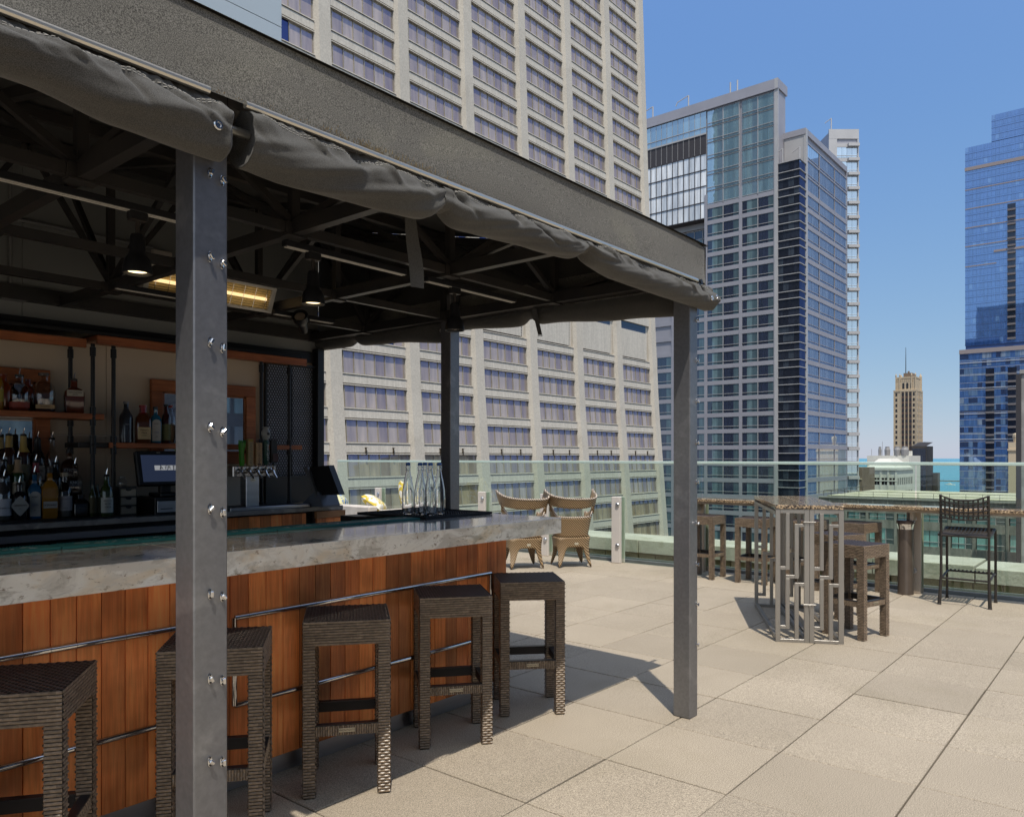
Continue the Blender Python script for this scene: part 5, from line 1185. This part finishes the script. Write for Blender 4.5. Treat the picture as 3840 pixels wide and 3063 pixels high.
def strip(mm, y0, y1, z0, z1, n=2):
    # two panes of uneven sub-panes with rail
    for k in range(n):
        a = y0+(y1-y0)*k/n; b = y0+(y1-y0)*(k+1)/n; s3 = [a,a+(b-a)*.36,a+(b-a)*.70,b]
        for p, q in zip(s3[:-1], s3[1:]): mm.quad((XW+.12,p,z0),(XW+.12,p,z1),(XW+.12,q,z1),(XW+.12,q,z0),0)
        mm.box(XW+.0,XW+.14,a-.07,a+.07,z0,z1,1)
    mm.box(XW-.02,XW+.14,y0,y1,z0+.62,z0+.72,1); mm.box(XW+.02,XW+.14,y0,y1,z1-.06,z1,1)
for t in floors:
    up = t > 66
    for k, (y0, y1) in enumerate(bays):
        mm = MB()
        if up:
            if t > ZROOF-1.5: continue
            z0, z1 = t-3.4, t+.35
        else: z0, z1 = t-2.97, t
        if t > 78 and k > 1 or (up and k > 1 and t < 84): continue
        if (not up) and k > 1 and t > 47: continue
        if t > 30 and t < 66 and k > 2: continue
        strip(mm, y0, y1, z0, z1)
        u, v = pix(XW, (y0+y1)/2, t)
        if k < 4 and v < 560 and u > 640: mm.obj('window', [upglass if up else bandglass, alulight], gt)
        else:
            o_ = len(restw.v); restw.v += mm.v; restw.f += [[o_+i for i in f] for f in mm.f]; restw.m += mm.m
    if not up:
        pass
if restw.v:
    o = restw.obj('windows', [bandglass, alulight], gt); o['kind'] = 'stuff'
m = MB()
for y0, y1 in bays:
    m.box(XW-.04,XW+.4,y1,y1+.75,-57,66.2 if y1 < 85 else 49)
m.obj('small_columns', alupanel, gt)
# penthouse part at the left: glass, louvre, slanted frosted skylight, glass, terrace
m = MB(); py0, py1 = 84.9, 122
n = 24
for k in range(n):
    a = py0+(py1-py0)*k/n; b = py0+(py1-py0)*(k+1)/n-.06
    m.quad((XW+.1,a,81.6),(XW+.1,a,86.9),(XW+.1,b,86.9),(XW+.1,b,81.6),0); m.box(XW+.02,XW+.12,b,b+.06,76.5,86.9,1)
    m.quad((XW+.1,a,76.6),(XW+.1,a,81.2),(XW+.1,b,81.2),(XW+.1,b,76.6),2)
m.box(XW-.05,XW+.14,py0,py1,82.9,83.05,1); m.box(XW-.05,XW+.14,py0,py1,81.2,81.6,1)
m.obj('penthouse_glazing', [upglass, alulight, louvre], gt)
m = MB()
for k in range(n):
    a = py0+(py1-py0)*k/n; b = py0+(py1-py0)*(k+1)/n-.05
    for q in range(4):
        z0, z1 = 60.5+4*q, 60.5+4*(q+1)-.08; x0 = XW+.15; x1 = XW+.15
        m.quad((x0,a,z0),(x1,a,z1),(x1,b,z1),(x0,b,z0),0)
    m.bar((XW+.1,b,60.5),(XW+.1,b,76.5),.12,.16,1)
for q in range(5): m.bar((XW+.1,py0,60.5+4*q),(XW+.1,py1,60.5+4*q),.16,.2,1)
m.box(XW+.3,XW+4.5,py0,py1,60.3,76.4,1)
m.obj('skylight', [frosted, louvre], gt)
m = MB()
for k in range(16):
    a = py0+(py1-py0)*k/16; b = py0+(py1-py0)*(k+1)/16
    for z0, z1 in ((50.2,52.9),(53.0,56.4),(56.5,58.6)): m.quad((XW+3.2,a,z0),(XW+3.2,a,z1),(XW+3.2,b,z1),(XW+3.2,b,z0),0)
    m.box(XW+3.05,XW+3.25,a-.08,a+.08,50,60,1)
for z in (52.95,56.45,58.7): m.box(XW+3.05,XW+3.25,py0,py1,z-.1,z+.12,1)
m.box(XW+2.6,XW+4,py0,py1,58.9,60.4,1)
m.obj('terrace_glazing', [bandglass, alulight], gt)
m = MB(); m.box(XW,XW+4,py0,py1,48.2,50.0,0)
for z in (50.6,51.1): m.box(XW+.05,XW+.12,py0,py1,z,z+.08,1)
for k in range(20): m.box(XW+.05,XW+.12,py0+k*1.8,py0+k*1.8+.08,50,51.2,1)
m.obj('terrace_rail', [alupanel, alulight], gt)
# dark corner volume V3
m = MB(); m.box(178.35,182.4,62.5,66.9,-57,69.2); m.obj('corner_core', louvre, gt)
m = MB(); ml = MB(); z = -55.9
zt = 69.6; k = 0; z = zt
while z > -57:
    for a, b in ((62.05,63.3),(63.3,64.55),(64.55,65.8),(65.8,66.95)): m.quad((178.2,a,z-1.95),(178.2,a,z-.05),(178.2,b,z-.05),(178.2,b,z-1.95))
    for a, b in ((178.2,179.6),(179.6,181.0),(181.0,182.4)): m.quad((a,62.05,z-1.95),(a,62.05,z-.05),(b,62.05,z-.05),(b,62.05,z-1.95))
    dz = .30 if k % 2 else 0
    ml.box(178.0,178.2,61.9,66.95,z-.10-dz,z+.06-dz); ml.box(178.2,182.4,61.85,62.05,z-.10-dz,z+.06-dz)
    z -= FH/2; k += 1
m.obj('corner_glazing', darkglass, gt); ml.obj('corner_rails', alulight, gt)
m = MB(); m.box(182.3,183.3,61.9,62.5,-57,77.9); m.box(182.4,183.1,62.5,67.1,69.6,77.9); m.obj('corner_column', alulight, gt)
# lit west wall of V2 above the dark corner, south face of V2
m = MB(); m.box(182.2,214.0,62.0,112,76.6,78.0); m.obj('parapet', alupanel, gt)
m = MB(); ml = MB(); sb = [(183.4,191.5),(192.1,203.2),(203.8,213.7)]
for t in floors:
    if t > 74.5: continue
    big = t > 65
    for a, b in sb:
        w_ = MB()
        n = 5; z0, z1 = (t-2.9, t+.1) if not big else (t-3.6, t+.2)
        for k in range(n):
            p = a+(b-a)*k/n; q = a+(b-a)*(k+1)/n-.05; w_.quad((p,62.12,z0),(q,62.12,z0),(q,62.12,z1),(p,62.12,z1))
        w_.box(a,b,62.02,62.1,z0+.6,z0+.72,1); w_.box(a-.12,a,62.0,62.2,z0,z1,1)
        if t > -22: w_.obj('south_window', [southglass, alupanel], gt)
    m.box(183.3,214.0,62.0,62.4,t+(.1 if not big else .2),t+(.1 if not big else .2)+1.05 if not big else t+.5)
m.box(213.6,214.0,61.95,63,-57,77); m.obj('south_bands', alupanel, gt)
# rear slab V4
c0 = Vector((219.6,67.3,0)); dx = Vector((.637,-.771,0)); dy = Vector((.771,.637,0))
VM = Matrix(((dx.x,dy.x,0,c0.x),(dx.y,dy.y,0,c0.y),(0,0,1,0),(0,0,0,1)))
m = MB(); m.box(-1.0,6.9,.2,12,-57,90.5,M=VM); m.obj('rear_core', alupanel, gt)
m = MB(); m.box(-1.2,1.0,-.1,.25,-57,91,M=VM); m.box(6.6,7.0,-.1,.25,-57,91,M=VM); m.box(-1.2,7.0,-.12,.25,88.6,91.2,M=VM); m.obj('rear_column', alulight, gt)
m = MB()
for t in floors+[top0+FH*16]:
    if t > 88.9: continue
    for k in range(4): a = 1.05+k*1.38; m.add([VM @ Vector(p) for p in ((a,.05,t-2.9),(a+1.32,.05,t-2.9),(a+1.32,.05,t),(a,.05,t))], [(0,1,2,3)], 0)
    m.box(1.0,6.6,-.05,.2,t,t+.95,1,M=VM); m.box(1.0,6.6,-.06,.1,t-2.4,t-2.3,1,M=VM)
    m.box(3.9,6.9,-.9,-.05,t+.05,t+.85,1,M=VM)
m.obj('rear_glazing', [southglass, alulight], gt)
m = MB()
for y, x in ((100,178.6),(90,178.8),(79,179),(77.2,179)):
    m.tube([(x,y,ZROOF),(x,y,ZROOF+3)], .18, 6)
    if y > 85: m.tube([(x,y,ZROOF+3),(x-.5,y+2.8,ZROOF+1.9),(x-.6,y+3.2,ZROOF+1.0)], .14, 6)
for x, y, z in ((180.5,62.8,69.6),(179,66.2,69.6),(220.2,68,91)):
    m.tube([(x,y,z),(x,y,z+3.6)], .16, 6); m.tube([(x,y,z+3.6),(x-.3,y+1.6,z+2.6)], .12, 6)
m.obj('window_davit', alulight, gt)
# parasols on the tower terrace
pz = root('roof_parasol', 'tiny cream parasol on the glass tower terrace, nearest the concrete tower', 'parasol', (179.6,98.5,50), 'parasols on the glass tower terrace')
m = MB(); m.lathe([(1.5,2.35),(1.45,2.42),(.1,3.05),(0,3.06)], n=8); o = m.obj('canopy', buffst, None); o.parent = pz
m = MB(); m.tube([(0,0,0),(0,0,3)], .05, 6); o = m.obj('pole', irond, None); o.parent = pz
dup(pz, (179.6,94.3,50), .4, 'tiny cream parasol in the middle of the glass tower terrace'); dup(pz, (179.6,90.2,50), .2, 'tiny cream parasol on the glass tower terrace, nearest its glass face')
# blue skyscraper --------------------------------------------------------------
bs_ = root('blue_skyscraper', 'very tall blue glass skyscraper at the right edge, lower block in front', 'building', (440,50,-56))
def curtain_wall(mm, ml, X, y0, y1, z0, z1, fh, pw, mid=None):
    nf = max(1, int(round((z1-z0)/fh))); npn = max(1, int(round((y1-y0)/pw)))
    for i in range(nf):
        a = z0+(z1-z0)*i/nf; b = z0+(z1-z0)*(i+1)/nf
        for k in range(npn):
            p = y0+(y1-y0)*k/npn; q = y0+(y1-y0)*(k+1)/npn
            mm.quad((X,p,a+.84),(X,p,b-.05),(X,q-.035,b-.05),(X,q-.035,a+.84)); 
        mm.quad((X,y0,a+.06),(X,y0,a+.8),(X,y1,a+.8),(X,y1,a+.06))
        ml.box(X-.06,X+.05,y0,y1,a-.07,a+.05)
m = MB(); m.box(423.3,470,-60,68.6,-57,149); m.box(423.3,470,-60,57.9,149,161.5); m.box(421.3,423.2,-60,70.6,-57,52); m.box(423.3,460,68.6,70.6,-57,52); m.obj('core', P('navy_core', (.03,.07,.20), .4, col2=(.028,.065,.185)), bs_)
m = MB(); ml = MB(); curtain_wall(m, ml, 423.05, 30, 68.8, 54.5, 149, 3.3, 1.55); curtain_wall(m, ml, 423.05, 30, 58.0, 149.2, 161.6, 3.3, 1.55)
m.obj('upper_glazing', blueglass, bs_); ml.obj('floor_lines', P('blue_line', (.04,.07,.18), .4), bs_)
m = MB(); ml = MB(); curtain_wall(m, ml, 421.05, 28, 70.8, -57, 50.6, 3.5, 1.9)
m.obj('lower_glazing', blueglass2, bs_); 
for k in range(8): ml.box(420.8,421.2,28,70.8,46-k*13.1/1.0*.92,46.35-k*13.1*.92)
ml.obj('lower_lines', P('pale_line', (.45,.46,.50), .4), bs_)
m = MB(); lm = P('ledge_brown', (.30,.25,.24), .6)
for q in ((420.7,423.4,28,70.9,50.6,52.6),(422.7,423.2,30,68.9,137.8,139.4),(422.7,423.2,30,57,97.3,98.3)): m = MB(); m.box(*q); m.obj('ledge', lm, bs_)
for z, y0 in ((128.5,46),(119.4,46),(110.4,46),(101.6,46),(92,58)): m = MB(); m.box(422.85,423.2,y0-2,68.8,z,z+.45,0); m.obj('ledge', lm, bs_)
m = MB()
for z in [56+3.3*k for k in range(19)]: m.box(422.2,423.1,48.4,51.6,z,z+.9,0); m.box(422.95,423.15,48.4,51.6,z+.9,z+3.3,1)
for z in [-55+3.5*k for k in range(28)]:
    for y in (47.8,56.6): m.box(420.2,421.1,y,y+3.4,z,z+.9,0); m.box(420.98,421.15,y,y+3.4,z+.9,z+3.5,1)
m.obj('balconies', [P('balcony_slab', (.16,.14,.14), .6), darkglass], bs_)
# terracotta tower -------------------------------------------------------------
tt = root('terracotta_tower', 'slim tan stone tower with gothic crown and antenna', 'building', (549,121.5,-56))
tx0, tx1, ty0, ty1 = 542.0, 557.5, 114.9, 128.3
def facade_x(mm, X, z0, z1, cols, fh, h, mi=0):
    z = z0
    while z < z1:
        for y, w_ in cols: mm.box(X-.05,X+.3,y-w_/2,y+w_/2,z,z+h,mi)
        z += fh
m = MB(); m.box(tx0,tx1,ty0,ty1,-57,43.5); m.box(tx0-.25,tx1+.25,ty0-.25,ty1+.25,43.5,44.6)
m.box(tx0+.9,tx1-.9,ty0+.9,ty1-1.1,44.6,52.6); 
for y in (ty0+.1,117.5,119.7,121.9,124.1,ty1-.1): m.box(tx0-.25,tx0+.1,y-.28,y+.28,-57,43.4)
for x in [tx0+.4+i*(tx1-tx0-.8)/4 for i in range(5)]: m.box(x-.35,x+.35,ty0-.25,ty0+.1,-57,43.4)
for yy in (ty0+.9,ty0+3.2,ty1-3.4,ty1-1.1): m.box(tx0+.45,tx0+1.0,yy-.35,yy+.35,44.6,53.6); m.lathe([(.5,53.6),(.55,54),(0,55.6)], c=(tx0+.75,yy,0), n=6)
for xx, yy in ((tx1-.9,ty0+.9),(tx1-.9,ty1-1.1)): m.lathe([(.9,44.6),(.9,53.4),(.9,53.8),(0,56)], c=(xx,yy,0), n=6)
m.box(tx0+.7,tx1-.7,ty0+.7,ty1-.9,52.0,53.0)
for i in range(10): yy = ty0+1.2+i*1.15; m.box(tx0+.65,tx0+.95,yy-.12,yy+.12,50.2,52.0)
m.obj('wall', terracotta, tt)
for z in [-55+3.42*k for k in range(29)]:
    for y in (ty1-1.5,ty0+1.7):
        if z < -16: continue
        mm = MB(); mm.box(tx0-.08,tx0+.3,y-.55,y+.55,z,z+1.9); mm.obj('window', darkwin, tt)
m = MB(); sp_ = MB()
z = -55
while z < 43:
    for y in (118.6,120.8,123.0):
        if z > -16: mm = MB(); mm.box(tx0-.08,tx0+.3,y-.72,y+.72,z,z+1.9); mm.obj('window', darkwin, tt)
        if z < -54: sp_.box(tx0-.05,tx0+.3,y-.72,y+.72,-57,43.2,0); sp_.obj('brown_spandrel', brownsp, tt); sp_ = MB()
    for x in (tx0+2.2,tx0+6,tx0+9.6,tx0+13.2): m.box(x-.5,x+.5,ty0-.06,ty0+.2,z,z+1.9,0)
    z += 3.42
for y in (118.3,120.6,122.9):
    m.box(tx0+.82,tx0+1.1,y-.62,y+.62,45.4,48.6); m.lathe([(.62,-.1),(.62,.12),(0,.12)], n=16, M=Matrix.Translation((tx0+.95,y,48.6)) @ Matrix.Rotation(PI/2,4,'Y'))
o = m.obj('windows', darkwin, tt); o['kind'] = 'stuff'
m = MB(); m.box(tx0+3,tx1-4,ty0+3.5,ty1-5,52,55.6); m.lathe([(.6,55.6),(.6,57)], c=(tx0+6,ty0+6,0), n=8); m.obj('roof_house', brownst, tt)
m = MB(); m.tube([(tx0+6,122.6,52),(tx0+6,122.6,63),(tx0+6,122.6,72.5)], [.3,.22,.12], 6); m.obj('antenna', irond, tt)
# dark slab in front of it
ds = root('slate_slab', 'dark slate sided block with brown end wall in front of the tan tower', 'building', (466,97,-56))
m = MB(); m.box(462,478,93.2,100.5,-57,7.6); m.add([(462,93.2,7.6),(478,93.2,9.8),(478,100.5,9.8),(462,100.5,7.6),(470,96,9.9)], [(0,1,4),(1,2,4),(2,3,4),(3,0,4)]); m.obj('wall', brownst, ds)
m = MB()
for k in range(16):
    for q in range(5): m.quad((461.9,93.6+q*1.36,-56+k*3.9),(461.9,93.6+q*1.36,-52.2+k*3.9),(461.9,94.9+q*1.36,-52.2+k*3.9),(461.9,94.9+q*1.36,-56+k*3.9))
m.obj('glazing', darkglass, ds)
m = MB(); m.box(478,484,90.9,93.2,-57,-7); m.obj('annex', terracotta, ds)
# white stone building
wh = root('white_stone_building', 'low white stone building with paired windows and pale hipped roof', 'building', (325,80,-56))
wx, wy0, wy1 = 318.0, 74.5, 85.3
m = MB(); m.box(wx,wx+26,wy0-.2,wy1,-57,-2.6); m.box(wx-.5,wx+26.4,wy0-.7,wy1+.5,-3.4,-2.5)
for z in (-7.6,-14.8,-15.6,-22.4): m.box(wx-.35,wx,wy0-.4,wy1,z,z+.45)
for y in [wy0+i*(wy1-wy0)/4 for i in range(5)]: m.box(wx-.25,wx,y-.35,y+.35,-57,-3)
m.obj('wall', whitestone, wh)
m = MB(); m.add([(wx,wy0,-2.5),(wx+26,wy0,-2.5),(wx+26,wy1,-2.5),(wx,wy1,-2.5),(wx+7,wy0+4,1.0),(wx+20,wy0+4,1.0),(wx+20,wy1-3,1.0),(wx+7,wy1-3,1.0)], [(0,1,5,4),(1,2,6,5),(2,3,7,6),(3,0,4,7),(4,5,6,7)]); m.obj('roof', P('pale_roof', (.62,.60,.54), .8), wh)
for z in [-6.4-5.0*k for k in range(5)]:
    for i in range(4):
        y = wy0+(i+.5)*(wy1-wy0)/4
        for s_ in (-.58,.58): mm = MB(); mm.box(wx-.05,wx+.2,y+s_-.46,y+s_+.46,z-2.5,z+.1); mm.obj('window', darkwin, wh)
for z in [-6.4-5.0*k for k in range(5)]:
    for i in range(8): m = MB(); x = wx+2+i*3.1; m.box(x-.5,x+.5,wy0-.28,wy0,z-2.5,z+.1); m.obj('window', darkwin, wh)
rp = root('rooftop_plant', 'pale flat roofed block with rooftop machinery behind the white stone building', 'building', (352,84,-56))
m = MB(); m.box(345,365,76,92,-57,2.2); m.box(350,360,78,83,2.2,4.2); m.obj('wall', whitestone, rp)
mg = P('machine_grey', (.30,.29,.28), .6, col2=(.2,.19,.19))
for x,y,s_ in ((346,80.6,1.2),(346,77.8,1.4),(346.5,84.5,1.0),(347,87.5,.6)): m = MB(); m.lathe([(s_,2.2),(s_*1.1,4.6),(s_*.8,5.4),(s_*.8,5.9),(0,6)], c=(x,y,0), n=10); m.obj('cooling_tower', mg, rp)
for y, z in ((86.3,8),(90.5,5)): m = MB(); m.tube([(346,y,2),(346,y,z)], .08, 5); m.obj('mast', mg, rp)
br_ = root('brown_brick_building', 'brown brick building with rows of small windows beside the glass tower', 'building', (290,82,-56))
m = MB(); m.box(284,300,77.4,95,-57,-2.0); m.box(284,286,86,90,-2,1.2); m.obj('wall', brownst, br_)
for k, z in enumerate((-8.2,-12.4,-16.4,-20)):
    for i in range(8): mm = MB(); y = 78.4+i*1.0; mm.box(283.9,284.2,y-.32,y+.32,z-1.8,z+.3); mm.obj('window', P('cream_window', (.40,.37,.28), .5) if k == 0 and i == 0 else bpy.data.materials['cream_window'], br_)
m = MB()
for z in (-6.2,-10.4,-14.6,-18.4): m.box(283.75,284,77.4,95,z,z+.35)
m.obj('string_course', buffst, br_)
bf = root('buff_building', 'narrow cream building between the blue skyscraper and the grey column', 'building', (300,34,-56))
m = MB(); m.box(294.5,308,28,35.7,-57,6.3); m.box(294.2,308,27.8,35.9,3.6,4.2); m.lathe([(.5,6.3),(.9,8.2),(.9,9),(0,9.3)], c=(296,33.9,0), n=10); m.obj('wall', buffst, bf)
gc = root('grey_clad_tower', 'grey stone clad tower cut by the right picture edge', 'building', (122,8,-56))
m = MB(); m.box(118.5,132,-14,12.95,-57,12.2); m.box(118.3,132,-14,13.1,12.2,12.7)
m.obj('wall', P('cladding_joints', (.40,.38,.36), .6, col2=(.30,.285,.27), vs=.35, stretch=(1,.6,2.2), lo=.42, hi=.58, detail=1), gc)
m = MB()
for k in range(16): m.box(118.25,118.5,9,12.3,5.0+k*.42,5.25+k*.42)
m.obj('louvres', P('louvre_grey', (.42,.40,.37), .5), gc)
m = MB(); m.box(118.2,118.6,12.96,13.5,-57,12.2); m.obj('dark_edge', louvre, gc)
# lower building across the street ----------------------------------------------
lb = root('low_office_block', 'lower concrete and glass office block across the street, flat gravel roof', 'building', (150,15,-56))
LX = 140.0; ly0, ly1 = -60, 45.3
m = MB(); m.box(LX,172,ly0,ly1,-7.1,-5.55); m.box(LX+.5,171.5,ly0,ly1-.4,-57,-7.1)
m.obj('wall', lowconc, lb)
m = MB(); m.box(LX+1.2,171,ly0,ly1-1,-5.56,-5.2); m.obj('roof', roofgreen, lb)
m = MB(); y = ly0
while y < ly1: m.box(LX-.12,LX,y,y+.12,-7.1,-5.6); y += 2.35
m.box(LX-.25,LX+.6,ly0,ly1+.1,-5.6,-5.35); m.obj('fascia_ribs', P('rib_conc', (.32,.32,.29), .8), lb)
m = MB(); m.bar((LX+.9,ly0,-4.4),(LX+.9,ly1-.5,-4.4),.07,.07); m.bar((LX+.9,ly0,-4.85),(LX+.9,ly1-.5,-4.85),.05,.05)
y = ly0
while y < ly1-.5: m.bar((LX+.9,y,-5.4),(LX+.9,y,-4.4),.05,.05); y += 2.3
for k in range(7): m.bar((LX+.9+k*4,ly1-.5,-5.3),(LX+.9+k*4,ly1-.5,-4.4),.06,.06)
m.bar((LX+.9,ly1-.5,-4.4),(LX+28,ly1-.5,-4.4),.07,.07); m.obj('roof_rail', irond, lb)
rows_l = [(-9.0,1.7),(-13.0,2.6),(-17.6,2.6),(-22.2,2.6),(-26.8,2.6)]
n = 0; rest = MB()
for zi, (z, h) in enumerate(rows_l):
    y = 45.0; k = 0
    while y > -45:
        w_ = 2.9 if k % 2 else 3.9
        mm = MB(); a = y-w_
        for q in range(3):
            p0 = a+w_*q/3; p1 = a+w_*(q+1)/3-.12; mm.quad((LX+.3,p0,z),(LX+.3,p0,z+h),(LX+.3,p1,z+h),(LX+.3,p1,z),0)
        mm.box(LX+.15,LX+.32,a,y-.1,z+h*.28,z+h*.28+.08,1); mm.box(LX+.15,LX+.32,a+w_*.33-.1,a+w_*.33,z,z+h,1)
        if a > 6 and zi < 4: mm.obj('window', [paleglass, alulight], lb)
        else: o_ = len(rest.v); rest.v += mm.v; rest.f += [[o_+i for i in f] for f in mm.f]; rest.m += mm.m
        y -= w_+.55; k += 1
o = rest.obj('windows', [paleglass, alulight], lb); o['kind'] = 'stuff'
m = MB()
for z, z1 in ((-7.9,-7.1),(-10.4,-9.0),(-15.0,-13.0),(-19.6,-17.6),(-24.2,-22.2),(-30,-26.8)): m.box(LX+.05,LX+.6,ly0,ly1-.4,z if z != -10.4 else -10.4,z1 if z1 != -9.0 else -9.02)
y = 45.0; k = 0
while y > -45: w_ = 2.9 if k % 2 else 3.9; m.box(LX-.02,LX+.6,y-w_-.5,y-w_-.08,-40,-7.0); y -= w_+.55; k += 1
m.obj('concrete_grid', lowconc, lb)
# boats on the lake
def boat(label, x, y, L):
    r = root('motor_boat', label, 'boat', (x,y,-57.5), 'white boats on the lake', R(70))
    m = MB(); pts = [(-.5,-.12),(.2,-.13),(.42,-.06),(.5,0),(.42,.06),(.2,.13),(-.5,.12)]; m.prism([(a*L,b*L) for a, b in pts], 0, L*.07); o = m.obj('hull', whitestone, None); o.parent = r
    m = MB(); m.prism([(-.2*L,-.08*L),(.18*L,-.08*L),(.22*L,0),(.18*L,.08*L),(-.2*L,.08*L)], L*.07, L*.14); m.box(-.1*L,.08*L,-.06*L,.06*L,L*.14,L*.2); o = m.obj('cabin', whitestone, None); o.parent = r
boat('white motor boat on the lake in front of the breakwater, the larger one', 1880, 335, 22)
boat('small white boat on the lake beside the slate slab', 1905, 372, 16)
# blocks behind the viewer, seen only in the bar mirrors and the glass facades
ob_ = root('office_block', 'dark office block mirrored in the bar mirrors', 'building', (0,-75,-56))
m = MB(); m.box(-70,70,-110,-75,-57,60); m.obj('wall', P('dark_facade', (.09,.10,.12), .5), ob_)
m = MB()
for k in range(30):
    for q in range(28): m.quad((-69+q*5,-74.9,-54+k*3.8),(-64.6+q*5,-74.9,-54+k*3.8),(-64.6+q*5,-74.9,-51.8+k*3.8),(-69+q*5,-74.9,-51.8+k*3.8))
m.obj('glazing', bandglass, ob_)
